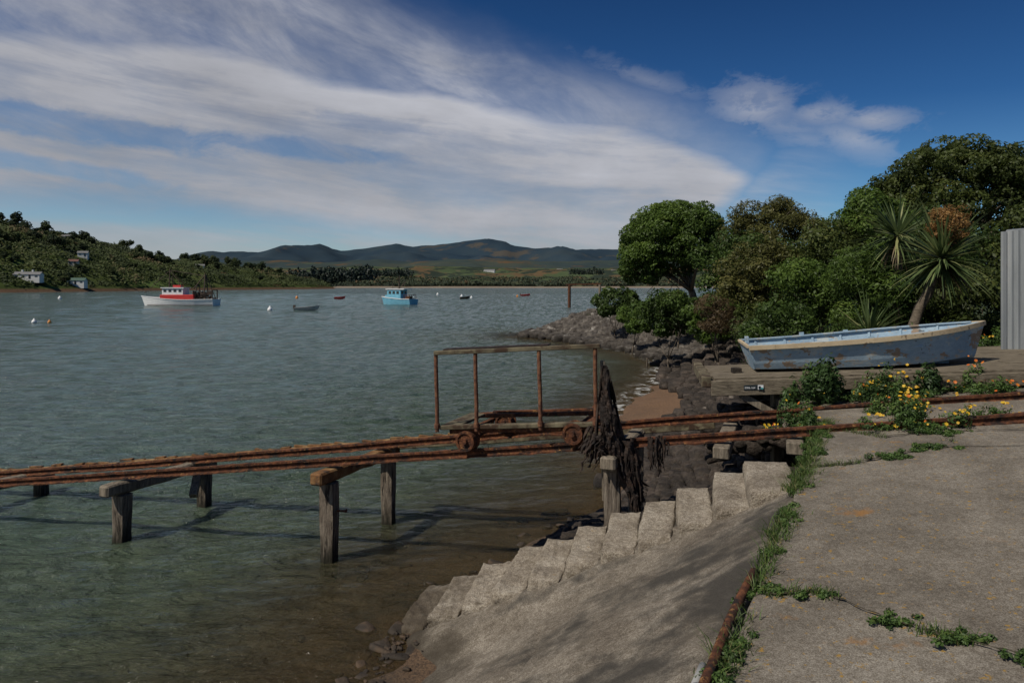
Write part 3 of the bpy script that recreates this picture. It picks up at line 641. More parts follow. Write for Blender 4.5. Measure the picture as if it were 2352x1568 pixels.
for x, y, r, top, mt, lb in ((-40.6, 58, .2, 1, WHITE, 'white mooring buoy'), (-39.3, 58, .15, 0, ORB, 'orange and white mooring buoy'), (-30.5, 86, .3, 1, WHITE, 'large white mooring buoy'), (-104, 157, .4, 0, WHITE, 'white mooring buoy'),
                             (-24.5, 225, .4, 0, WHITE, 'white mooring buoy'), (-14, 190, .35, 0, WHITE, 'white mooring buoy'), (-52, 165, .35, 0, ORB, 'orange mooring buoy'), (-10, 168, .3, 0, WHITE, 'white mooring buoy'), (1.5, 190, .3, 0, ORB, 'orange mooring buoy')):
    mb = MB(); pr = [(0, -r)] + [(r * math.cos(a), r * math.sin(a)) for a in np.linspace(-1.2, 1.0, 8)] + [(r * .35, r * 1.05), (r * .35, r * 1.5), (0, r * 1.5)]
    mb.lathe((x, y, r * .45), (0, 0, 1), pr, 14); mb.obj('mooring_buoy', mt, origin=(x, y, 0), smooth=True, label=lb + ' floating on the water', category='buoy', group='mooring buoys')
oj = empty('old_jetty', (8.4, 100, 0), 'rusty remains of an old jetty standing in water', 'jetty')
mb = MB(); mb.tube([(8.4, 100, -1), (8.4, 100, 3.2)], .22, 10); mb.obj('post', RUST, oj)
mb = MB(); mb.beam((7.9, 100, 3.3), (13, 100, 3.4), .35, .18); mb.obj('cross_beam', RUST, oj)
mb = MB(); mb.tube([(13, 101, -1), (13, 101, 3.3)], .2, 10); mb.obj('post', WOOD, oj)
# ------------------------------------------------------------------ slipway track
dA = Vector((.976, -.218, 0)); cN = Vector((.363, .932, 0)); N0 = Vector((-2.14, 7.96, 0))
WF = 1.10
def rz_(s): return 1.175 + .115 * s
def drop(s): return max(-.02, min(.08, .055 - .013 * (s + 2)))
def trk(s, w, dz=0.0): p = N0 + dA * s + cN * w; return Vector((p.x, p.y, rz_(s) + dz - (drop(s) if .6 < w < 1.2 else 0)))
st = empty('slipway_track', (N0.x, N0.y, 0), 'rusty steel slipway rails on weathered timber piles in the water', 'slipway')
def railmesh(w, jitter_seed):
    mb = MB(); random.seed(jitter_seed); prof = [(-.028, 0), (0, .002), (.028, 0), (.030, -.024), (.010, -.034), (.010, -.070), (.042, -.078), (.042, -.092), (-.042, -.092), (-.042, -.078), (-.010, -.070), (-.010, -.034), (-.030, -.024)]
    ss_ = np.arange(-8, 9.6, .06); vs = []; k = len(prof); fs = []
    for s in ss_:
        wob = noise.noise(Vector((s * .7, w, 3))) * .012; fl = max(0, noise.noise(Vector((s * 4, w, 7))) - .15) * .03
        for j_, (a, b_) in enumerate(prof):
            nz_ = noise.noise(Vector((s * 9, j_ * 1.7, w * 5))) * .007
            p = trk(s, 0, b_ + nz_ + wob * .5 - (fl if 5 <= j_ <= 10 else 0)) + cN * (w + a * (1 + nz_ * 20) + wob); p.z -= (drop(s) if w > .5 else 0); vs.append(p)
    for i in range(len(ss_) - 1):
        for j in range(k): fs.append([i * k + j, i * k + (j + 1) % k, (i + 1) * k + (j + 1) % k, (i + 1) * k + j])
    mb.add(vs, fs); return mb
railmesh(.06, 1).obj('rail', RUST, st); railmesh(WF, 2).obj('rail', RUST, st)
for s0 in np.arange(-7.9, 1.2, 1.9):
    random.seed(int(s0 * 10)); mb = MB(); mb.beam(trk(s0, 1.19, -.02), trk(s0 + 1.86, 1.19, -.02), .06, .045, seg=5, jit=.008); mb.obj('stringer', WOODO, st, bevel=.008)
random.seed(3)
for s in np.arange(-7.5, 1.2, .2):
    if random.random() < .8:
        mb = MB(); a = trk(s, 1.19, .01 + random.uniform(-.01, .015)); mb.beam(a, a + Vector((.13 + random.uniform(0, .08), -.03, random.uniform(-.03, .03))), .05, .025); mb.obj('broken_plank', WOODO, st)
piles = [(-5.68, 0), (-5.68, 1.34), (-2.84, 0), (-2.84, 1.34), (0, 0), (0, 1.34), (3.28, 0), (3.28, 1.34)]
def pilemesh(p, top, wd, seed):
    vs = []; fs = []; n = 28; k = 12
    for i in range(n + 1):
        z = lerp(-.8, top, i / n)
        for j in range(k):
            a = 2 * math.pi * (j + .5) / k; c, s = math.cos(a), math.sin(a); r = wd / 2 / max(abs(c), abs(s)) * .97; r = min(r, wd * .62)
            r *= 1 + noise.noise(Vector((j * 2.3, z * .9, seed))) * .10 + noise.noise(Vector((j * 2.3, z * 7, seed))) * .03 - .10 * math.exp(-((z - .12) / .22) ** 2)
            vs.append((p.x + (c * .976 + s * .218) * r + .012 * math.sin(z * 2 + seed), p.y + (-c * .218 + s * .976) * r, z))
    for i in range(n):
        for j in range(k): fs.append([i * k + j, i * k + (j + 1) % k, (i + 1) * k + (j + 1) % k, (i + 1) * k + j])
    fs.append([n * k + j for j in range(k)]); mb = MB(); mb.add(vs, fs); return mb
for i, (s, w) in enumerate(piles):
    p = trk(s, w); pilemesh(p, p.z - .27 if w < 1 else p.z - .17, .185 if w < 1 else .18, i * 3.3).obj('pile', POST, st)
for s, mt in ((-5.68, WOOD), (-2.84, WOOD), (0, WOODO), (3.28, WOOD)):
    random.seed(int(s * 7)); mb = MB(); a = trk(s, -.26, -.175); b_ = trk(s, 1.5, -.22); mb.beam(a, b_, .16, .14, seg=10, jit=.010); mb.obj('cross_beam', mt, st, bevel=.02)
mb = MB(); mb.beam(trk(-2.70, .98, -.52), trk(-2.86, 1.25, -.30), .1, .09); mb.obj('brace', WOOD, st)
mb = MB(); mb.beam(trk(-.2, 1.5, -.16), trk(4.2, 1.5, -.16), .12, .12, seg=6, jit=.01); mb.obj('side_beam', WOODG, st, bevel=.01)
mb = MB(); a = trk(.12, -.02, -.6); mb.tube([a, a + V(.1, -.01, 0)], .012, 6); mb.lathe(a + V(.1, 0, 0), (1, 0, 0), [(0, 0), (.022, 0), (.022, .015), (0, .015)], 6); mb.obj('bolt', RUST, st)
for s in (4.4, 5.1): mb = MB(); mb.beam(trk(s, -.15, -.17), trk(s, 1.35, -.20), .16, .12); mb.obj('sleeper', WOOD, st, bevel=.01)
# ------------------------------------------------------------------ cradle trolley
S0, S1 = 1.38, 3.1
cz = lambda s: rz_(1.69) + .262 + .065 * (s - 1.69)
def cp(s, w, dz=0.0): p = trk(s, w); return Vector((p.x, p.y, cz(s) + dz))
ct = empty('boat_trolley', tuple(trk(2.2, .5)), 'rusty slipway trolley with upright pipe frame on rails', 'trolley')
BW = .74
mb = MB(); mb.beam(cp(S0, -.02), cp(S1, -.02), .08, .05, seg=5, jit=.004); mb.obj('side_beam', WOODG, ct, bevel=.008)
mb = MB(); mb.beam(cp(S0, BW), cp(S1, BW), .08, .055, seg=5, jit=.004); mb.obj('side_beam', RUST, ct, bevel=.008)
for q in range(2): mb = MB(); mb.beam(cp(S0 + .06 + q * .11, -.05, .012), cp(S0 + .06 + q * .11, BW + .04, .012), .095, .03, seg=3, jit=.003); mb.obj('deck_board', WOODG, ct, bevel=.004)
mb = MB(); mb.beam(cp(S1 - .05, 0, 0), cp(S1 - .05, BW, 0), .10, .05); mb.obj('cross_bar', RUST, ct, bevel=.006)
mb = MB(); mb.beam(cp(S0 + .35, .42, .045), cp(S1 - .03, .42, .045), .05, .045); mb.obj('steel_bearer', RUST, ct, bevel=.005)
mb = MB(); mb.beam(cp(S0 + .35, .62, .045), cp(S1 - .03, .62, .045), .05, .045); mb.obj('steel_bearer', RUST, ct, bevel=.005)
mb = MB(); mb.beam(cp(S0 + .1, .0, -.048), cp(S1 - .05, .0, -.048), .05, .045, seg=6, jit=.004); mb.obj('steel_bearer', RUST, ct, bevel=.005)
for s in (1.69, 2.88):
    mb = MB(); mb.beam(cp(s, -.02, -.05), cp(s, BW, -.05), .05, .035); mb.obj('cross_bar', RUST, ct)
    for w in (-.03, WF):
        c = trk(s, 0, .112) + cN * w; c.z -= drop(s) if w > .5 else 0; ax = cN
        mb = MB(); mb.lathe(c, ax, [(.03, -.045), (.080, -.045), (.085, -.06), (.112, -.06), (.112, .06), (.128, .065), (.128, .08), (.08, .08), (.078, .012), (.03, .012), (.03, -.045)], 26)
        for k in range(5):
            a = k * 2 * math.pi / 5 + s; d1 = Vector((dA.x * math.cos(a), dA.y * math.cos(a), math.sin(a))); mb.beam(c + d1 * .025 - cN * .03, c + d1 * .085 - cN * .03, .02, .022, up=tuple(cN))
        mb.lathe(c, ax, [(0, -.08), (.03, -.08), (.035, -.03), (.035, .04), (0, .04)], 12)
        wl = mb.obj('wheel', RUST, ct)
    mb = MB(); mb.tube([trk(s, 0, .11) - cN * .06, trk(s, 0, .09) + cN * (WF + .04)], .018, 8); mb.obj('axle', RUST, ct)
    for w in (.09, .70):
        mb = MB(); mb.beam(trk(s, 0, .10) + cN * w, cp(s, w, -.04), .06, .03, up=tuple(dA)); mb.obj('axle_bracket', RUST, ct)
for s in (1.36, 1.815, 2.53, 3.12):
    b_ = cp(s, -.06, -.04); t = cp(s, -.06, .813) + V(random.uniform(-.012, .012) - .008, 0, 0)
    mb = MB(); mb.tube([b_, b_.lerp(t, .35) + V(.004, 0, 0), b_.lerp(t, .7), t], .022, 10); 
    mb.lathe(b_ + V(0, 0, .04), (0, 0, 1), [(.022, 0), (.032, 0), (.032, .05), (.022, .05)], 10); mb.obj('upright', RUSTL, ct)
mb = MB(); mb.beam(cp(S0 - .05, -.06, .836), cp(3.17, -.06, .836), .07, .045, seg=6, jit=.003); tr_ = mb.obj('top_rail', WOODG, ct, bevel=.006)
mb = MB(); mb.beam(cp(S0 + .02, .06, .866), cp(2.6, .02, .866), .16, .014); mb.obj('top_board', KELP, ct)
# ------------------------------------------------------------------ kelp
def ribbon(mb, P, w):
    vs = []; m = len(P); tw = random.uniform(-1, 1)
    for i, p in enumerate(P):
        a = tw + i * .35 * random.choice((-1, 1)); d = Vector((math.cos(a), math.sin(a) * .7, 0)); ww = w * (1 - .55 * i / m) * random.uniform(.7, 1.25)
        vs += [p - d * ww, p + d * ww * .1 + V(0, -.012, 0), p + d * ww]
    mb.add(vs, [[3 * i + j, 3 * i + j + 1, 3 * i + 4 + j, 3 * i + 3 + j] for i in range(m - 1) for j in (0, 1)])
random.seed(11); mb = MB()
# a folded sheet of kelp widening downward, with ragged strands
ncol, nrow = 26, 34; sv = []
for i in range(nrow):
    f = i / (nrow - 1); z = 2.36 - .98 * f
    for j in range(ncol):
        g_ = j / (ncol - 1) * 2 - 1; wd_ = .02 + .17 * f ** .8
        sv.append((.97 + .07 * f + g_ * wd_ + noise.noise(Vector((j * .4, z * 3, 2))) * .03, 7.17 + .05 * math.sin(j * 1.6 + z * 2) * (.3 + f) + noise.noise(Vector((j * .7, z * 5, 8))) * .03, z + noise.noise(Vector((j * 1.3, 1, 1))) * .10 * f))
sf_ = [[i * ncol + j, i * ncol + j + 1, (i + 1) * ncol + j + 1, (i + 1) * ncol + j] for i in range(nrow - 1) for j in range(ncol - 1) if noise.noise(Vector((j * .45, i * .16, 5))) > -.22 - .25 * (1 - i / nrow) ]
mb.add(sv, sf_)
for k in range(60):
    z0 = random.uniform(1.5, 2.34); f = (2.34 - z0) / .84
    x0 = lerp(.97, .97 + random.uniform(-.10, .13), f); drift = random.uniform(-.10, .30) * f + .05
    zend = 1.36 if x0 + drift < 1.18 else 1.02
    L_ = min(random.uniform(.30, .95), z0 - zend - random.uniform(0, .12)); y0 = 7.16 - random.uniform(0, .10)
    if L_ < .12: continue
    P = [Vector((x0 + drift * (i / 9) ** 1.2 + random.uniform(-.012, .012), y0 + random.uniform(-.02, .02), z0 - L_ * i / 9)) for i in range(10)]
    ribbon(mb, P, random.uniform(.015, .06) * (.6 + .6 * f))
for k in range(26):
    x0 = random.uniform(.76, 1.05); z0 = random.uniform(1.45, 1.72); L_ = random.uniform(.12, .32); y0 = 7.12 + random.uniform(-.05, .1)
    ribbon(mb, [Vector((x0 + random.uniform(-.02, .02) - .015 * i, y0, z0 - L_ * i / 6)) for i in range(7)], random.uniform(.008, .035))
for k in range(34):
    x0 = lerp(1.17, 1.31, random.random()); z0 = random.uniform(1.2, 1.62); L_ = random.uniform(.3, .60); y0 = 7.1 + random.uniform(-.05, .08)
    ribbon(mb, [Vector((x0 + random.uniform(-.012, .012) + .008 * i, y0, z0 - L_ * i / 7)) for i in range(8)], random.uniform(.012, .055))
mb.obj('hanging_kelp', KELP, origin=(1.0, 7.2, 1.6), solid=.006, label='dark dried kelp draped over a stake and rail', category='seaweed')
mb = MB(); random.seed(5)
for k in range(24):
    x0 = random.uniform(1.42, 1.62); y0 = 7.05 + random.uniform(-.03, .08); z0 = 1.60 + random.uniform(-.05, .04); L_ = random.uniform(.12, .38)
    ribbon(mb, [Vector((x0 + random.uniform(-.01, .01), y0, z0 - L_ * i / 6)) for i in range(7)], random.uniform(.008, .025))
mb.obj('hanging_kelp', KELP, origin=(1.5, 7.1, 1.5), solid=.006, label='smaller bunch of dark kelp hanging from the rail', category='seaweed')
mb = MB(); mb.beam((.99, 7.3, .9), (.965, 7.28, 2.4), .05, .05, up=(0, 1, 0)); mb.obj('mooring_stake', WOOD, origin=(.99, 7.3, .9), bevel=.006, label='thin wooden stake beside the rail holding kelp', category='stake')
# ------------------------------------------------------------------ concrete slope, slab, steps
E0 = np.array([.88, 2.9]); U = np.array([.49, .872]); Pp = np.array([-.872, .49])
dS = Vector((-.972, .235, 0)); nS = Vector((.235, .972, 0)); A0 = Vector((2.25, 5.95, 1.55))
nq, ntt = 110, 260; qs = np.linspace(0, 1, nq); tsn = np.linspace(0, 1, ntt)
VV = []; mottle = []
for i, a in enumerate(tsn):
    for j, c in enumerate(qs):
        edge_n = noise.fractal(Vector((a * 9, 0, 3)), 1, 2, 4) * .14
        qmax = 3.02 + edge_n + .26 * max(0, min(1, (a - .72) / .15)); q = c * qmax; tmax = 3.34 - .283 * (q - .3); t = lerp(-5, tmax, a)
        xy = E0 + U * t + Pp * q
        z = 1.50 + .049 * t - .575 * q + .10 * max(0, q - 2.5) + noise.fractal(Vector((xy[0] * 1.7, xy[1] * 1.7, 0)), 1, 2, 4) * .022 - .03
        rr = (xy[0] - 2.25) * dS.x + (xy[1] - 5.95) * dS.y; nd = (xy[0] - 2.25) * nS.x + (xy[1] - 5.95) * nS.y
        zs = 1.55 - .148 * (rr / .319) - .085; gap_ = -.44 - nd
        if gap_ < .62: f_ = max(0, min(1, 1 - (gap_ - .03) / .59)); f_ = f_ * f_ * (3 - 2 * f_); z = max(z, lerp(z, zs + noise.noise(Vector((xy[0] * 5, xy[1] * 5, 1))) * .035, f_))
        z += noise.noise(Vector((xy[0] * 9, xy[1] * 9, 5))) * .006
        cl2 = abs(q - (1.55 + .25 * noise.noise(Vector((t * 1.2, 0, 6))) + .1 * t))
        if cl2 < .02 and t < 1.8: z -= .02
        if j == nq - 1: z -= .35
        elif j == nq - 2: z -= .02
        VV.append((xy[0], xy[1], z))
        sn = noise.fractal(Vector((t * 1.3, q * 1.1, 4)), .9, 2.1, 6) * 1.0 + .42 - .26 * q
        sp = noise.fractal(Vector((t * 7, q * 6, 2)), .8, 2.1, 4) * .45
        mottle.append(min(1, max(0, (sn + sp) * 1.5)) * .88)  # mottled darkening, stronger toward the upper edge of the slope
npobj('concrete_slope', np.array(VV), grid_faces(ntt, nq), CONCS, attrs={'dark_mottle': mottle}, kind='structure', smooth=True)
def xe(y): return .88 + .563 * (y - 2.9) if y < 7.2 else 3.3 + .05 * (y - 7.2)
def slabz(x): return 1.42 + .1 * min(x, 7.0)
ysl = np.linspace(-2, 8.75, 130); ws = np.concatenate([[0, 0], np.linspace(.0, 1, 110) ** 1.5 * 12]); VV = []
for y in ysl:
    for k, w in enumerate(ws):
        x = xe(y) + w + noise.noise(Vector((y * 3, 0, 0))) * .03 * (w < .5); z = slabz(x) + noise.fractal(Vector((x * .8, y * .8, 1)), 1, 2, 3) * .008
        if k == 0: z -= .35
        VV.append((x, y, z))
npobj('concrete_apron', np.array(VV), grid_faces(len(ysl), len(ws)), CONC, kind='structure', smooth=False)
CRK = mat('crack_dirt', [(.03, .025, .015), (.06, .05, .03)], 20, 1, .3)
cracks = [[(1.36, 3.62), (1.62, 3.6), (1.79, 3.27), (1.98, 3.05), (2.2, 2.84), (2.7, 2.7)], [(2.45, 5.75), (2.8, 5.72), (3.2, 5.80), (3.55, 5.92), (3.85, 5.88), (3.95, 6.3)],
          [(3.25, 6.9), (3.5, 6.42), (3.95, 6.46), (4.5, 6.25), (6.5, 5.9)], [(3.85, 5.88), (4.6, 5.6), (6, 5.3)]]
CP = []
for ci, c in enumerate(cracks):
    mb = MB(); random.seed(ci); P = []
    for a, b_ in zip(c[:-1], c[1:]):
        for k in range(10): P.append((lerp(a[0], b_[0], k / 10) + random.uniform(-.012, .012), lerp(a[1], b_[1], k / 10) + random.uniform(-.012, .012)))
    CP.append(P); vs = []
    for (x, y) in P: w = random.uniform(.004, .014); vs += [(x, y - w, slabz(x) + .013), (x, y + w, slabz(x) + .013)]
    mb.add(vs, [[2 * i, 2 * i + 2, 2 * i + 3, 2 * i + 1] for i in range(len(P) - 1)]); mb.obj('crack', CRK, kind='structure')
sd_ = empty('concrete_steps', (.7, 6.3, 0), 'weathered concrete steps descending to the water', 'steps')
def rough_block(name, c, ax, dims, parent, mt, amp=.014, seed=0, tilt=0, taper=0):
    bm = bmesh.new(); bmesh.ops.create_cube(bm, size=1); bmesh.ops.subdivide_edges(bm, edges=bm.edges[:], cuts=17, use_grid_fill=True)
    ex, ey, ez = ax
    for v in bm.verts:
        l = v.co.copy(); ed = sorted([abs(l.x), abs(l.y), abs(l.z)])[1] 
        k_ = max(0, (ed - .36) / .14) ** 1.7
        p = Vector(c) + ex * l.x * dims[0] * (1 - .10 * k_) + ey * l.y * dims[1] * (1 - .04 * k_) + ez * (l.z * dims[2] * (1 - .05 * k_) + tilt * l.x * dims[0] + taper * l.y * dims[1])
        p += Vector(noise.noise_vector(p * 4 + Vector((seed, 0, 0)))) * amp * 1.3 + Vector(noise.noise_vector(p * 17)) * amp * .6
        v.co = p - ORI.get(parent.name, Vector()) if parent else p
    me = bpy.data.meshes.new(name); bm.to_mesh(me); bm.free(); me.materials.append(mt)
    o = bpy.data.objects.new(name, me); col.objects.link(o)
    if parent: o.parent = parent
    return o
random.seed(9)
for i in range(12):
    t = i / 10; c = A0 + dS * (.319 * i) + Vector((0, 0, -.148 * i)); h_ = .5
    wd = .95 + random.uniform(-.08, .08); c2 = c + Vector((0, 0, -h_ / 2)) + nS * random.uniform(-.05, .05)
    ang = random.uniform(-.05, .05); R = Matrix.Rotation(ang, 3, 'Z')
    rough_block('step', c2, (R @ dS, R @ nS, V(0, 0, 1)), (.312 + (.1 if i == 0 else 0), wd, h_), sd_, CONCB, .010 + .014 * t, seed=i * 3.1, tilt=-.10 + random.uniform(-.05, .05), taper=random.uniform(.03, .08))
bm = bmesh.new(); bmesh.ops.create_icosphere(bm, subdivisions=2, radius=1); bm.verts.ensure_lookup_table()
IV = np.array([v.co[:] for v in bm.verts]); IF = np.array([[v.index for v in f.verts] for f in bm.faces]); bm.free()
IVb = np.sign(IV) * np.abs(IV) ** .42
def rocks(P, R, rg, flat=.6, amp=.16, yaw=None, yj=.2):
    Vs = []; Fs = []
    for i, (p, r) in enumerate(zip(P, R)):
        v = IVb * np.array([rg.uniform(.85, 1.3), rg.uniform(.5, .8), rg.uniform(flat * .7, flat * 1.2)]) * r
        v = v * (1 + rg.normal(0, amp, (len(v), 1)) * .35)
        a = rg.uniform(0, 6.28) if yaw is None else yaw[i] + rg.normal(0, yj); b_ = rg.normal(0, .14); c = rg.normal(0, .14)
        v = v @ np.array(Matrix.Rotation(a, 3, 'Z') @ Matrix.Rotation(b_, 3, 'X') @ Matrix.Rotation(c, 3, 'Y')).T
        Vs.append(v + p); Fs.append(IF + i * len(IV))
    return np.vstack(Vs), np.vstack(Fs)
rg = np.random.default_rng(3); n = 90000
x = rg.uniform(.2, 12, n); y = rg.uniform(6.6, 52, n); d = sdist(x, y)
steps_side = (x - 2.25) * nS.x + (y - 5.95) * nS.y
g_ = 1.6 * np.exp(-((x - 3.6) ** 2 + (y - 17.5) ** 2) / 14)
ok = (d > np.where(y < 11, .10, -.25) + g_ * 1.2) & (d < 3.8) & (steps_side > .60) & ~((x > 3.3) & (y < 8.8))
ok &= rg.random(n) < np.where(y < 11, .8, np.where(y < 20, .55, .24))
x, y, d = x[ok], y[ok], d[ok]
e_ = .05; gx_ = sdist(x + e_, y) - sdist(x - e_, y); gy_ = sdist(x, y + e_) - sdist(x, y - e_); gl = np.hypot(gx_, gy_) + 1e-6; gx_, gy_ = gx_ / gl, gy_ / gl
pit = np.where(y < 11, .18, np.where(y < 20, .26, .40)); dn = np.round(d / pit) * pit + rg.normal(0, .02, len(x)); x = x + gx_ * (dn - d); y = y + gy_ * (dn - d)
r = pit * rg.uniform(.5, .85, len(x))
sel = rg.permutation(len(x))[:8000]; x, y, r, gx_, gy_ = x[sel], y[sel], r[sel], gx_[sel], gy_[sel]
yw_ = np.arctan2(gy_, gx_) + 1.57
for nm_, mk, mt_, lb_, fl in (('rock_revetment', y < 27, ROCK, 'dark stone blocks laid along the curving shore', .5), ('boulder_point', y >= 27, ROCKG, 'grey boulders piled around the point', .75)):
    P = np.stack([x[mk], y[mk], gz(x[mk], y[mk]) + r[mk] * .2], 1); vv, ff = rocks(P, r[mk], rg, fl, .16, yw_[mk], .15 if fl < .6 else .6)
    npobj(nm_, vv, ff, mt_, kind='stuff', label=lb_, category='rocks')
PEB = mat('shore_stones', [(.018, .015, .011), (.045, .034, .024), (.11, .07, .04)], 5, .75, .6, 30, .02, world=True)
n = 800; t = rg.uniform(-3, 2.6, n); q = rg.normal(3.22, .14, n); xy = E0 + U * t[:, None] + Pp * q[:, None]; r = .006 + .026 * rg.random(n) ** 2.5
P = np.stack([xy[:, 0], xy[:, 1], np.maximum(gz(xy[:, 0], xy[:, 1]), -.12) + r * .2], 1); vv, ff = rocks(P, r, rg)
npobj('shore_stones', vv, ff, PEB, kind='stuff', label='loose brown stones and gravel at the waterline', category='stones')
n = 60; t = rg.uniform(-1.4, 2.9, n); q = rg.uniform(3.02, 3.40, n); xy = E0 + U * t[:, None] + Pp * q[:, None]; r = rg.uniform(.05, .15, n)
P = np.stack([xy[:, 0], xy[:, 1], np.maximum(gz(xy[:, 0], xy[:, 1]), -.10) - .03], 1); vv, ff = rocks(P, r, rg, .25); npobj('broken_ledge_rocks', vv, ff, PEB, kind='stuff', label='low dark rocks at the foot of the concrete', category='rocks')
n = 90; x = rg.uniform(-3.2, 1.2, n); y = rg.uniform(5.2, 10, n); d = sdist(x, y); ok = (d < .3) & (d > -1.8); x, y = x[ok], y[ok]; r = rg.uniform(.03, .11, len(x))
P = np.stack([x, y, gz(x, y) + r * .1], 1); vv, ff = rocks(P, r, rg, .4); npobj('submerged_stones', vv, ff, PEB, kind='stuff', label='dark stones lying in shallow water', category='stones')
# ------------------------------------------------------------------ timber deck with boat
dk = empty('timber_deck', (2.6, 9.0, 1.5), 'low weathered timber deck standing beside the slipway', 'deck')
F0 = Vector((2.52, 8.6, 2.03)); fx = Vector((.983, -.186, 0)); fy = Vector((.186, .983, 0)); dkz = lambda s: 2.03 + .056 * s
def dp(s, w, dz=0.0): p = F0 + fx * s + fy * w; return Vector((p.x, p.y, dkz(s) + dz))
mb = MB(); random.seed(12)
for k in range(13):
    w = .1 + k * .2
    sA = (0.0 if k % 2 else .03) if k < 7 else 3.0
    for a, b_ in ((sA, 3.6 + .6 * (k % 3)), (3.61 + .6 * (k % 3), 7.5)): j = random.uniform(-.005, .005); mb.beam(dp(a, w, -.02 + j), dp(b_, w, -.02 + j), .185, .04)
mb.obj('planks', WOODH, dk, bevel=.004)
mb = MB(); mb.beam(dp(-.02, -.04, -.12), dp(1.42, -.04, -.12), .08, .19, seg=3, jit=.003); mb.obj('edge_beam', WOODH, dk, bevel=.008)
mb = MB(); mb.beam(dp(1.44, -.035, -.10), dp(7.5, -.035, -.12), .08, .15, seg=5, jit=.003); mb.obj('edge_beam', WOODH, dk, bevel=.008)
mb = MB(); mb.beam(dp(-.07, -.08, -.04), dp(-.07, 1.42, -.01), .12, .13, seg=3, jit=.004); mb.obj('end_beam', WOODG, dk, bevel=.01)
for s in (.9, 1.9, 4.0, 6.2):
    for w in (.65, 1.2):
        p = dp(s, w); mb = MB(); mb.beam((p.x, p.y, .8), (p.x, p.y, p.z - .05), .14, .14, up=(0, 1, 0)); mb.obj('post', WOOD, dk, bevel=.01)
mb = MB(); mb.beam(dp(.35, .02, -.22), dp(.78, .02, -.48), .1, .08); mb.obj('brace', WOOD, dk)
rg = np.random.default_rng(15); n = 420; s_ = rg.uniform(.0, 2.4, n); w_ = rg.uniform(.05, 1.3, n)
P = np.array([[*(dp(a, b_)[:2]), 1.05 + .55 * min(1, a / 1.5) + .18 * b_ + rg.uniform(-.15, .10)] for a, b_ in zip(s_, w_)]); vv, ff = rocks(P, rg.uniform(.07, .15, n), rg, .5, yaw=np.zeros(n))
npobj('bank_rocks', vv, ff, ROCK, kind='stuff', label='dark stones of the bank beneath the deck', category='rocks')
SIGN = mat('black_sign_paint', [(.012, .018, .022), (.02, .028, .032)], 5, .5, 0)
LET = mat('white_lettering', [(.6, .6, .6), (.7, .7, .7)], 5, .6, 0); GRN = mat('green_emblem', [(.03, .25, .25), (.04, .3, .3)], 5, .6, 0)
pc = dp(.50, -.085, -.1); sg = empty('number_plate', tuple(pc), 'small black plate reading 2006.164 on the deck edge', 'sign')
def plate(name, s0, s1, z0, z1, off, mt, par):
    mb = MB(); vs = []
    for o_ in (0, .006): vs += [dp(s0, -.083 - off - o_, z0), dp(s1, -.083 - off - o_, z0), dp(s1, -.083 - off - o_, z1), dp(s0, -.083 - off - o_, z1)]
    mb.add(vs, [[4, 5, 6, 7], [0, 3, 2, 1], [0, 1, 5, 4], [1, 2, 6, 5], [2, 3, 7, 6], [3, 0, 4, 7]]); return mb.obj(name, mt, par)
plate('plate', .37, .60, -.145, -.085, 0, SIGN, sg); plate('emblem_panel', .535, .60, -.142, -.088, .008, LET, sg); plate('emblem', .542, .565, -.13, -.10, .016, SIGN, sg); plate('emblem', .572, .595, -.138, -.12, .016, GRN, sg)
cu = bpy.data.curves.new('txt', 'FONT'); cu.body = '2006.164'; cu.size = .034; cu.extrude = .001
to = bpy.data.objects.new('txt', cu); col.objects.link(to); bpy.context.view_layer.update()
me = bpy.data.meshes.new_from_object(to.evaluated_get(bpy.context.evaluated_depsgraph_get())); bpy.data.objects.remove(to)
me.materials.clear(); me.materials.append(LET); lt = bpy.data.objects.new('lettering', me); col.objects.link(lt); lt.parent = sg
M = Matrix((fx + V(0, 0, .056), V(0, 0, 1), -fy)).transposed().to_4x4(); M.translation = dp(.378, -.094, -.128) - pc; lt.matrix_local = M
# rowing boat
bx = Vector((.979, -.205, 0)); by = Vector((.205, .979, 0)); Lb = 2.68
BO = Vector((3.30, 9.33, 2.055)); bt = empty('rowing_boat', tuple(BO), 'old peeling pale blue wooden rowing boat resting on the deck', 'boat', local=True)
bt.matrix_world = Matrix.Translation(BO) @ Matrix((bx + V(0, 0, .066), by, V(-.066, 0, 1))).transposed().to_4x4()
bfn = lambda t: .50 + .1 * math.sin(min(1, t * 1.6) * math.pi / 2) if t < .5 else .6 * (1 - ((t - .5) / .5) ** 2.6)
sfn = lambda t: .355 + .02 * t + .115 * t ** 2.2
kfn = lambda t: .0 + .02 * (1 - t) ** 2 + .05 * t ** 4
mb = MB(); rws = []
n, m = 30, 8
for i in range(n + 1):
    t = i / n; b_, s__, k_ = max(bfn(t), .012), sfn(t), kfn(t); row = []
    for j in range(-m, m + 1):
        u_ = abs(j) / m
        if u_ < .5: y_ = b_ * .80 * (u_ / .5); z_ = k_ + .04 * (u_ / .5) ** 2
        else: v_ = (u_ - .5) / .5; y_ = b_ * (.80 + .20 * v_ ** .8); z_ = k_ + .04 + (s__ - k_ - .04) * v_
        row.append((t * Lb + .16 * (z_ / .5) * t ** 3 - .10 * (z_ / .35) * (1 - t) ** 6, math.copysign(y_, j) if j else 0, z_))
    rws.append(row)
w_ = 2 * m + 1; mb.add([p for r in rws for p in r], [[i * w_ + j, (i + 1) * w_ + j, (i + 1) * w_ + j + 1, i * w_ + j + 1] for i in range(n) for j in range(w_ - 1)])
mb.obj('hull', BLUEB, bt, solid=.018)
mb = MB(); mb.add(rws[0], [list(range(w_))]); mb.obj('transom', BLUEB, bt, solid=.03)
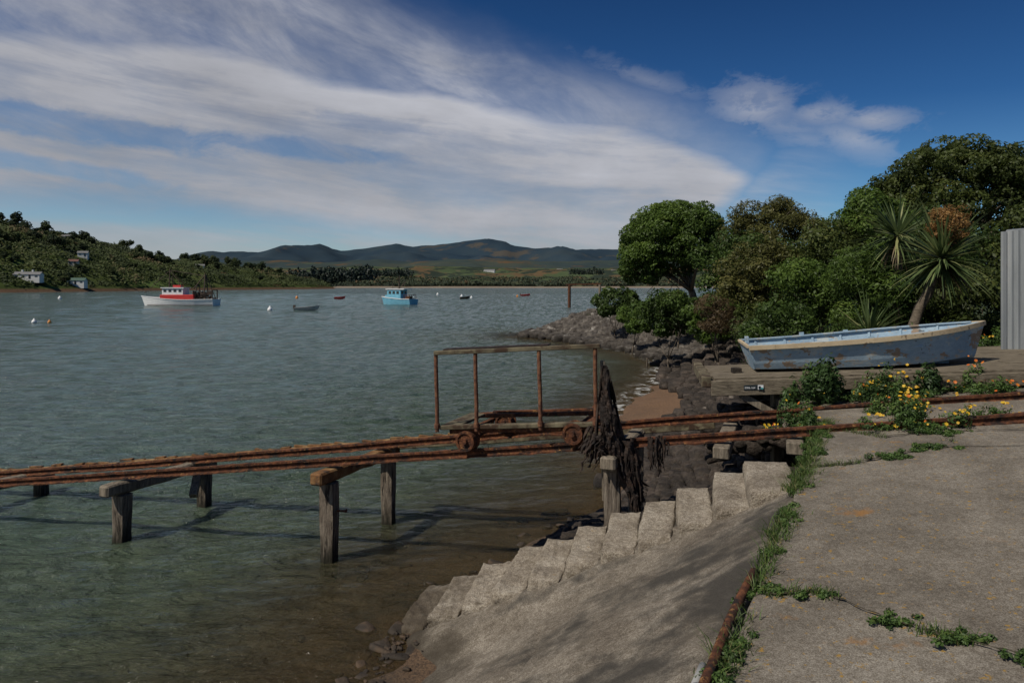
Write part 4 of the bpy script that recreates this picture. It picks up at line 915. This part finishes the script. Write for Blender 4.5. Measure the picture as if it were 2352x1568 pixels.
for s_i in (0, -1): mb = MB(); rail_along(rws, s_i, .038, .055, mb, 0, -.012, .018); mb.obj('gunwale', CREAM, bt)
mb = MB(); mb.beam((-.105, -.5, .355), (-.105, .5, .355), .04, .03); mb.obj('transom_cap', CREAM, bt)
R2 = [[(p[0], p[1] * .955, p[2] + .010) for p in (r[0], r[-1])] for r in rws]
for s_i in (0, 1): mb = MB(); rail_along(R2[:-1], s_i, .045, .018, mb); mb.obj('inwale', BLUEB, bt)
for t in (.14, .42, .68):
    mb = MB(); yy = bfn(t) * .95; mb.box((t * Lb, 0, .27), (.22, 2 * yy, .025)); mb.obj('seat', BLUEB, bt)
for i in range(2, n - 1, 4):
    r = rws[i]
    for sg_ in (1, -1):
        mb = MB(); P_ = [Vector((r[a][0], sg_ * (r[a][1] - .02), r[a][2] - .012)) for a in range(m + 4, m + 9)]
        for p, q in zip(P_[:-1], P_[1:]): mb.beam(p, q, .03, .018)
        mb.obj('rib', BLUEB, bt)
for t, s in ((.5, 1), (.5, -1), (.28, 1)):
    mb = MB(); yy = s * bfn(t) * .98; mb.box((t * Lb, yy, .40), (.06, .03, .05)); mb.obj('rowlock', BLUEB, bt)
mb = MB(); mb.box((-.06, 0, .40), (.05, .10, .10)); mb.obj('outboard_pad', BLUEB, bt, bevel=.005)
mb = MB(); mb.beam((0.05, 0, -.02), (2.4, 0, -.005), .04, .035); mb.obj('keel', BLUEB, bt)
o = rough_block('beach_stone', dp(.36, .5, .03), (V(1, 0, 0), V(0, 1, 0), V(0, 0, 1)), (.12, .1, .07), None, ROCK, .01, 2); tag(o, 'small grey stone lying on the timber deck', 'stone')
# ------------------------------------------------------------------ corrugated shed
CORR = mat('corrugated_iron', [(.17, .18, .185), (.24, .255, .26), (.31, .32, .32)], 1.5, .6, .25, 12, .01, (3, 3, .4), spots=[((.16, .09, .05), 3, .66, .74)], metal=.1)
sh_ = empty('shed', (7.5, 10.3, 2.2), 'grey corrugated iron shed at the edge of deck', 'shed')
def corrwall(p0, d, L_, zt):
    nrm = Vector((d[1], -d[0], 0)); nx = int(L_ / .0125); vs = []
    for i in range(nx):
        s = i * .0125; off = .011 * math.sin(s / .076 * 2 * math.pi)
        for z in (1.7, 2.4, 3.1, 3.72, zt + .06 * s): p = Vector(p0) + Vector(d) * s + nrm * off; vs.append((p.x, p.y, z))
    mb = MB(); mb.add(vs, [[i * 5 + k, i * 5 + 5 + k, i * 5 + 6 + k, i * 5 + 1 + k] for i in range(nx - 1) for k in range(4)]); mb.obj('wall', CORR, sh_)
corrwall((7.16, 9.95, 0), (.8, -.6, 0), 1.6, 3.98); corrwall((7.16, 9.95, 0), (.6, .8, 0), 3.0, 3.98)
mb = MB(); mb.beam((7.16, 9.94, 1.7), (7.16, 9.94, 3.98), .05, .05, up=(0, 1, 0)); mb.obj('corner_flashing', CORR, sh_)
mb = MB(); mb.add([(7.22, 9.98, 3.99), (8.5, 9.0, 4.07), (10.4, 11.5, 4.3), (9.0, 12.4, 4.2)], [[0, 1, 2, 3]]); mb.obj('roof', CORR, sh_, solid=.02)
# ------------------------------------------------------------------ trees and shrubs on the bank
GB = leafmat('broadleaf_bright', (.036, .062, .013), (.11, .175, .030), (.17, .21, .045), trans=.38)
GD = leafmat('broadleaf_dark', (.028, .048, .012), (.080, .130, .027), (.13, .165, .04), trans=.38)
GO = leafmat('olive_leaf', (.045, .047, .014), (.125, .125, .034), (.18, .15, .05), trans=.35)
GC = leafmat('dark_olive_leaf', (.032, .046, .012), (.090, .115, .028), (.15, .15, .04), trans=.38)
GBR = leafmat('dry_brown_leaf', (.06, .04, .02), (.14, .10, .05), (.18, .13, .08), trans=.3)
def LB(c, r, n, k=.3, zmin=-.35, seed=0, extra=()):
    return sublobes(c, r, n, k, zmin, np.random.default_rng(seed)) + list(extra)
R_ = np.random.default_rng
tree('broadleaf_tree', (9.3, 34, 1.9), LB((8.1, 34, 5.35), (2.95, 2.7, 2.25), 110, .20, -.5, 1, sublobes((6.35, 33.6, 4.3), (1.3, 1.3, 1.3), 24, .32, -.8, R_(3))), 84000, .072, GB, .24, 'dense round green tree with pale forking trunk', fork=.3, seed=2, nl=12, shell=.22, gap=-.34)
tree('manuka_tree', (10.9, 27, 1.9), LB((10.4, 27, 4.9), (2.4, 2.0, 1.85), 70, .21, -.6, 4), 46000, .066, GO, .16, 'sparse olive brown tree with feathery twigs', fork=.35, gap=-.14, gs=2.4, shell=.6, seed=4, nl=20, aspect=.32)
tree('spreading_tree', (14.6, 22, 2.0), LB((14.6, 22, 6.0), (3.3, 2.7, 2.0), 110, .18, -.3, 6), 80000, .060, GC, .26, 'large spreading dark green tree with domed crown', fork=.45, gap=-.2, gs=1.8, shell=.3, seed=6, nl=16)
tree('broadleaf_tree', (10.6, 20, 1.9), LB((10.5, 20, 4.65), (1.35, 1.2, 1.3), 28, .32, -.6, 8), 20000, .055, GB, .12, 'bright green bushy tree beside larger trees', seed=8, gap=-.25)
for i, (nm_, c, r, nlf, sz, mt, lb, kw) in enumerate((
        ('shrub', (7.4, 17, 2.9), (1.25, 1.1, 1.0), 15000, .045, GB, 'bright green leafy shrub behind the rocks', {}),
        ('shrub', (7.6, 20.5, 3.4), (1.4, 1.1, 1.3), 14000, .052, GO, 'olive green shrub on the bank', {}),
        ('dry_shrub', (6.05, 20, 2.35), (.68, .65, .72), 9000, .05, GBR, 'dry brown twiggy bush on the bank', dict(aspect=.2)),
        ('shrub', (5.6, 24.5, 2.2), (1.25, 1.0, .85), 11000, .058, GD, 'dark green shrub above the boulders', {}),
        ('shrub', (5.4, 36, 2.3), (1.3, 1.2, .9), 9000, .08, GD, 'green shrub at the end of the rocky point', {}),
        ('shrub', (7.9, 15, 3.0), (1.05, 1.0, 1.15), 13000, .046, GB, 'bright green feathery shrub', dict(aspect=.3)),
        ('shrub', (5.75, 14.6, 2.05), (.95, .8, .8), 11000, .042, GD, 'dark green glossy shrub near the deck', {}),
        ('shrub', (9.9, 14.4, 2.7), (1.3, .9, 1.1), 12000, .05, GC, 'dark shrub behind the cabbage tree', {}),
        ('shrub', (8.6, 15.6, 2.8), (1.3, 1, 1.1), 12000, .05, GD, 'dark green shrub behind the cabbage tree', {}),
        ('shrub', (8.3, 24, 3.6), (1.8, 1.3, 2.0), 18000, .062, GD, 'dark green bush between the trees', {}),
        ('shrub', (9.4, 19.5, 3.5), (1.6, 1.2, 1.7), 17000, .055, GC, 'dark olive bush under the trees', {}),
        ('shrub', (11.3, 17.6, 3.7), (1.7, 1.2, 1.7), 17000, .055, GD, 'dark green bush under the large tree', {}),
        ('shrub', (13.0, 17.0, 3.5), (1.6, 1.0, 1.7), 13000, .06, GC, 'dark bush beside the shed', {}),
        ('shrub', (6.7, 13.2, 2.0), (.9, .6, .5), 7000, .042, GD, 'low dark shrub behind the rowing boat', {}),
        ('shrub', (5.3, 26.8, 1.7), (1.0, .8, .4), 6000, .055, GB, 'low green shrub above the rocks', dict(nl=0)),
        ('shrub', (7.3, 30, 2.2), (1.3, 1.0, .8), 9000, .07, GD, 'dark green shrub under the round tree', {}),
        ('shrub', (9.8, 29, 2.5), (1.2, 1.0, .9), 8000, .07, GC, 'dark shrub around the tree trunks', {}),
        ('shrub', (5.6, 31.5, 1.8), (1.0, .8, .45), 6000, .07, GB, 'leafy green shrub along the bank top', {}),
        ('shrub', (6.3, 17.3, 2.1), (.85, .8, .7), 9000, .045, GC, 'olive green bush spilling over the bank', {}),
        ('shrub', (6.6, 22.2, 2.1), (1.0, .8, .8), 9000, .053, GB, 'green bush spilling down toward the boulders', {}),
        ('shrub', (7.7, 26.2, 2.2), (1.0, .8, .9), 8000, .06, GD, 'green bush filling the bank below the trees', {}),
        ('shrub', (5.0, 12.4, 1.75), (.6, .5, .35), 4500, .038, GD, 'low green shrub at the deck end', {}),
        ('shrub', (9.0, 12.6, 2.1), (1.0, .6, .55), 7000, .042, GC, 'low weedy shrub beside the deck', {}))):
    k2 = dict(nl=4); k2.update(kw)
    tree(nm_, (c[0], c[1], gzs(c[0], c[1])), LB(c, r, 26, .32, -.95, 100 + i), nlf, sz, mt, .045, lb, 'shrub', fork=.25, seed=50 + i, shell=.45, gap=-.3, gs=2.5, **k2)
def grass(name, XY, zf, h, w, mt, label, lean=.35, seed=1):
    rg = np.random.default_rng(seed); n = len(XY); a = rg.uniform(0, 6.28, n); H = h * rg.uniform(.4, 1.3, n); ln = rg.normal(0, lean, (n, 2)) * H[:, None]
    z = np.array([zf(x, y) for x, y in XY]); dxy = np.stack([np.cos(a), np.sin(a)], 1) * w
    b0 = np.concatenate([XY - dxy, z[:, None] - .01], 1); b1 = np.concatenate([XY + dxy, z[:, None] - .01], 1)
    m0 = np.concatenate([XY + ln * .4 - dxy * .7, (z + H * .6)[:, None]], 1); m1 = np.concatenate([XY + ln * .4 + dxy * .7, (z + H * .6)[:, None]], 1)
    t0 = np.concatenate([XY + ln - dxy * .1, (z + H)[:, None]], 1); t1 = np.concatenate([XY + ln + dxy * .1, (z + H)[:, None]], 1)
    Vt = np.stack([b0, b1, m0, m1, t0, t1], 1).reshape(-1, 3); k = np.arange(n)[:, None] * 6
    F = np.concatenate([k + [0, 1, 3, 2], k + [2, 3, 5, 4]], 0)
    return npobj(name, Vt, F, mt, attrs={'shade': np.repeat(rg.random(n), 6)}, kind='stuff', label=label, category='grass')
rg = np.random.default_rng(8)
GRS = leafmat('grass_blades', (.035, .06, .015), (.10, .16, .035), (.2, .18, .08))
n = 22000; x = rg.uniform(2, 12, n); y = rg.uniform(10, 46, n); d = sdist(x, y); ok = d > 2.9; XY = np.stack([x[ok], y[ok]], 1); zg = gz(XY[:, 0], XY[:, 1]); zd_ = {(a, b__): c for (a, b__), c in zip(map(tuple, XY), zg)}
grass('bank_grass', XY, lambda x, y: zd_[(x, y)] + .03, .35, .03, GRS, 'rough green grass on top of the bank', seed=2)
COR = leafmat('cordyline_leaf', (.05, .08, .03), (.18, .23, .09), (.30, .30, .13), trans=.3, rough=.4)
CORD = leafmat('cordyline_dead_leaf', (.07, .05, .03), (.16, .12, .07), trans=.1)
PLUME = leafmat('cordyline_plume', (.13, .065, .02), (.32, .18, .06), trans=.2)
def blades(c, n, L_, w, droop, rg, zmin=-.5, zmax=1.0):
    Vs = []; Fs = []; sh = []; k = 0; seg = 6
    for i in range(n):
        zz = rg.uniform(zmin, zmax); a = rg.uniform(0, 6.28); rr = math.sqrt(max(0, 1 - zz * zz)); d = np.array([rr * math.cos(a), rr * math.sin(a), zz]); l = L_ * rg.uniform(.7, 1.1)
        sd2 = np.cross(d, [0, 0, 1]); sd2 /= np.linalg.norm(sd2) + 1e-6; p = np.array(c, float); dd2 = d.copy(); s_h = rg.random()
        for j in range(seg + 1):
            t = j / seg; ww = w * (.55 + 1.2 * t if t < .35 else (1 - t) * 1.5) + .0015
            Vs += [p - sd2 * ww, p + sd2 * ww]; sh += [s_h, s_h]
            p = p + dd2 * l / seg; dd2 = dd2 + np.array([0, 0, -droop * t]); dd2 /= np.linalg.norm(dd2)
        for j in range(seg): b0 = k + 2 * j; Fs.append([b0, b0 + 1, b0 + 3, b0 + 2])
        k += 2 * (seg + 1)
    return np.array(Vs), np.array(Fs), sh
CTR = mat('cabbage_tree_bark', [(.05, .04, .028), (.12, .095, .068), (.18, .145, .105)], 9, .95, .9, 25, .03, (1, 1, 3))
def cordy(base, cen, L_, n, label, plume=None, seed=1, bw=.022):
    rg = np.random.default_rng(seed); e = empty('cabbage_tree', base, label, 'cabbage tree', 'cabbage trees beside the deck'); random.seed(seed)
    if cen[2] - base[2] > .6:
        mb = MB(); limb(mb, (base[0], base[1], base[2] - .3), cen, .10, .075, .05, 10, 10); mb.obj('trunk', CTR, e, smooth=True)
    v, f, s = blades(cen, n, L_, bw, .16, rg, -.75); npobj('crown', v, f, COR, e, attrs={'shade': s})
    if cen[2] - base[2] > .6: v, f, s = blades((cen[0], cen[1], cen[2] - .12), 50, L_ * .7, .016, .5, rg, -.98, -.5); npobj('dead_leaf_skirt', v, f, CORD, e, attrs={'shade': s})
    if plume:
        pc_, pr = plume; q, F, sh = crown(sublobes(pc_, pr, 34, .24, -.6, rg), 11000, .018, rg, -.3, 6, .8); npobj('flower_plume', q, F, PLUME, e, attrs={'shade': sh})
cordy((6.75, 12, 1.8), (7.57, 12, 3.66), 1.06, 320, 'cabbage tree with leaning trunk and brown flower plume', ((7.6, 11.85, 4.2), (.42, .36, .46)), 3, .027)
cordy((8.35, 14.8, 1.9), (8.2, 14.5, 4.25), 1.1, 190, 'slender cabbage tree with spiky upright leaves', None, 5, .026)
cordy((6.75, 12.9, 1.8), (6.75, 12.9, 2.25), .95, 120, 'low spiky cabbage tree without a trunk', None, 6)
# ------------------------------------------------------------------ flowers
YEL = leafmat('yellow_petals', (.50, .28, .02), (.62, .40, .03), trans=.2); ORG = leafmat('orange_petals', (.52, .12, .02), (.65, .2, .03), trans=.2)
FG = leafmat('flower_leaf', (.030, .056, .016), (.085, .145, .035), (.14, .18, .05)); FGD = leafmat('dark_weed_leaf', (.022, .045, .015), (.065, .115, .032), (.10, .14, .045))
def clump(x, y, z, rx, ry, h, nl, nf, cols, label, seed, lm=None, size=.03, name='marigold_plant', fr=.018):
    rg = np.random.default_rng(seed); e = empty(name, (x, y, z), label, 'plant', 'plants growing beside the slipway')
    lb = []
    for _ in range(26):
        a_ = rg.normal(0, .5); b_ = rg.normal(0, .5); hh = h * rg.uniform(.1, 1.0) * math.exp(-a_ * a_)
        lb.append((x + a_ * rx, y + b_ * ry, z + hh * .6, rx * rg.uniform(.10, .28), ry * rg.uniform(.2, .45), max(.02, hh * rg.uniform(.25, .6)), rg.random()))
    q, F, sh = crown(lb, nl, size, rg, -.35, 8, 1.0, .35); npobj('foliage', q, F, lm or FG, e, attrs={'shade': sh})
    hs = [lb[rg.integers(len(lb))] for _ in range(max(4, nf // 4))]
    if nf:
        for ci, (mt, frac) in enumerate(cols):
            Vs = []; Fs = []; shh = []; k = 0
            for i in range(int(nf * frac)):
                hc = hs[rg.integers(len(hs))]; p = np.array([hc[0] + rg.normal(0, .06), hc[1] + rg.normal(0, .06), hc[2] + hc[5] * rg.uniform(.5, 1.3) + .02])
                nn_ = Vector((rg.normal(-.2, .45), rg.normal(-.45, .4), rg.uniform(.4, 1))).normalized(); t1 = nn_.orthogonal().normalized(); t2 = nn_.cross(t1); r = fr * rg.uniform(.6, 1.3)
                Vs.append(p); m_ = 12; s_h = rg.random()
                for j in range(m_): aa_ = j * 6.283 / m_; rj = r * (1 if j % 2 else .72); Vs.append(p + np.array(t1) * math.cos(aa_) * rj + np.array(t2) * math.sin(aa_) * rj + np.array(nn_) * r * .25)
                for j in range(m_): Fs.append([k, k + 1 + j, k + 1 + (j + 1) % m_])
                shh += [s_h] * (m_ + 1); k += m_ + 1
            if Vs: npobj('flowers', np.array(Vs), np.array(Fs), mt, e, attrs={'shade': shh})
Y1 = [(YEL, .92), (ORG, .08)]; O1 = [(YEL, .65), (ORG, .35)]; O2 = [(YEL, .3), (ORG, .7)]
clump(3.12, 7.42, 1.52, .42, .24, .42, 3600, 54, O1, 'yellow and orange flowering plant beside the rail', 1, size=.024)
clump(3.62, 8.15, 1.74, .40, .25, .66, 4800, 3, Y1, 'tall dark green weed in front of the deck', 2, FGD, .033)
clump(4.35, 8.0, 1.82, .66, .24, .44, 4800, 74, Y1, 'clump of yellow flowers in front of the deck', 3, size=.024)
clump(5.45, 7.95, 1.93, .50, .2, .32, 3400, 50, O2, 'clump of orange and yellow flowers by the deck', 4, size=.024)
clump(3.98, 6.60, 1.76, .50, .24, .38, 4600, 56, Y1, 'yellow flowering plant growing between slabs and rail', 5, size=.022)
clump(4.15, 7.35, 1.76, .44, .20, .32, 2600, 34, Y1, 'yellow flowers spilling between the two rails', 7, size=.022)
clump(4.85, 8.1, 1.88, .28, .2, .46, 1800, 3, O1, 'dark leafy weed in front of the deck', 6, FGD, .03)
clump(3.2, 7.05, 1.58, .30, .28, .24, 2400, 8, Y1, 'low weedy plant at the slab corner', 8, size=.02)
clump(4.65, 6.75, 1.86, .34, .1, .18, 800, 20, Y1, 'small yellow flowers along the rail', 9, size=.02)
for i, (x, y, z, r) in enumerate(((8.1, 11.4, 2.1, .5), (8.7, 11.6, 2.1, .5), (6.6, 11.3, 2.0, .4))): clump(x, y, z, r, .3, .55, 2500, 14, O1, 'leafy plant with orange flowers behind the boat', 20 + i)
rg = np.random.default_rng(31); n = 15000
t = rg.uniform(-2.2, 5.0, n); dens = np.array([1.5 * noise.noise(Vector((a * 1.9, 0, 3))) + 1.1 * noise.noise(Vector((a * 6, 0, 3))) for a in t]); off = rg.normal(0, .034, n) * (1 + np.clip(dens, -.5, 1)) + .0
ok = rg.random(n) < np.where(t > .9, .30, .02) + dens * .6; t, off = t[ok], off[ok]; yv = E0[1] + U[1] * t; XY = np.stack([np.array([xe(a) for a in yv]) + off, yv], 1)
grass('edge_grass', XY, lambda x, y: slabz(x) - .02, .07, .003, GRS, 'strip of green grass along the concrete edge', .8, 3)
lb = []
for i in range(300):
    tt = rg.uniform(-2.2, 4.9)
    if noise.noise(Vector((tt * 2.2, 5, 0))) < -.02: continue
    y = E0[1] + U[1] * tt; x = xe(y) + rg.normal(-.02, .065); r = rg.uniform(.015, .055); lb.append((x, y, slabz(x) - .35 * max(0, xe(y) - x) + .01, r, r, r * .6, rg.random()))
for x, y, r, k in ((1.60, 3.55, .07, 8), (1.82, 3.24, .08, 12), (2.0, 3.03, .08, 12), (2.16, 2.86, .07, 9), (3.2, 5.78, .12, 12), (3.75, 5.9, .10, 14), (3.5, 5.88, .10, 7), (4.0, 6.35, .13, 12), (1.42, 3.65, .07, 8)):
    for j in range(k): lb.append((x + rg.normal(0, r * .9), y + rg.normal(0, r * .35), slabz(x) + .012, r * .35, r * .3, r * .22, rg.random()))
q, F, sh = crown(lb, 28000, .009, rg, -.5, 9, .9, .6); npobj('edge_weeds', q, F, FG, attrs={'shade': sh}, kind='stuff', label='small leafy weeds in cracks of the concrete', category='weeds')
XY = []
for P in CP[:3]:
    for (x, y) in P:
        if x < 4.3 and noise.noise(Vector((x * 2, y * 2, 0))) > -.05: XY += [(x + rg.normal(0, .03), y + rg.normal(0, .02)) for _ in range(20)]
grass('crack_grass', np.array(XY), lambda x, y: slabz(x), .04, .0025, GRS, 'short grass growing in slab cracks', .7, 4)
for (off, z, r, mt, lb_, y0, y1) in ((-.065, .01, .024, RUST, 'rusty steel pipe along the concrete edge', 1.6, 3.9), (-.125, -.05, .022, GREYP, 'pale grey pipe beside the concrete edge', 1.6, 3.1)):
    mb = MB(); P = [(xe(y) + off + .01 * math.sin(y * 5), y, slabz(xe(y)) + z + .01 * math.sin(y * 3)) for y in np.linspace(y0, y1, 14)]
    mb.tube(P, r, 10); mb.obj('edge_pipe', mt, origin=P[0], smooth=True, label=lb_, category='pipe')
# ------------------------------------------------------------------ camera
cd = bpy.data.cameras.new('camera'); cam = bpy.data.objects.new('camera', cd); col.objects.link(cam); scene.camera = cam
cam.location = (0, 0, 3.2); cam.rotation_euler = (math.radians(90), 0, 0); cd.lens = 24; cd.sensor_width = 36; cd.shift_y = -.0548; cd.clip_start = .05; cd.clip_end = 30000
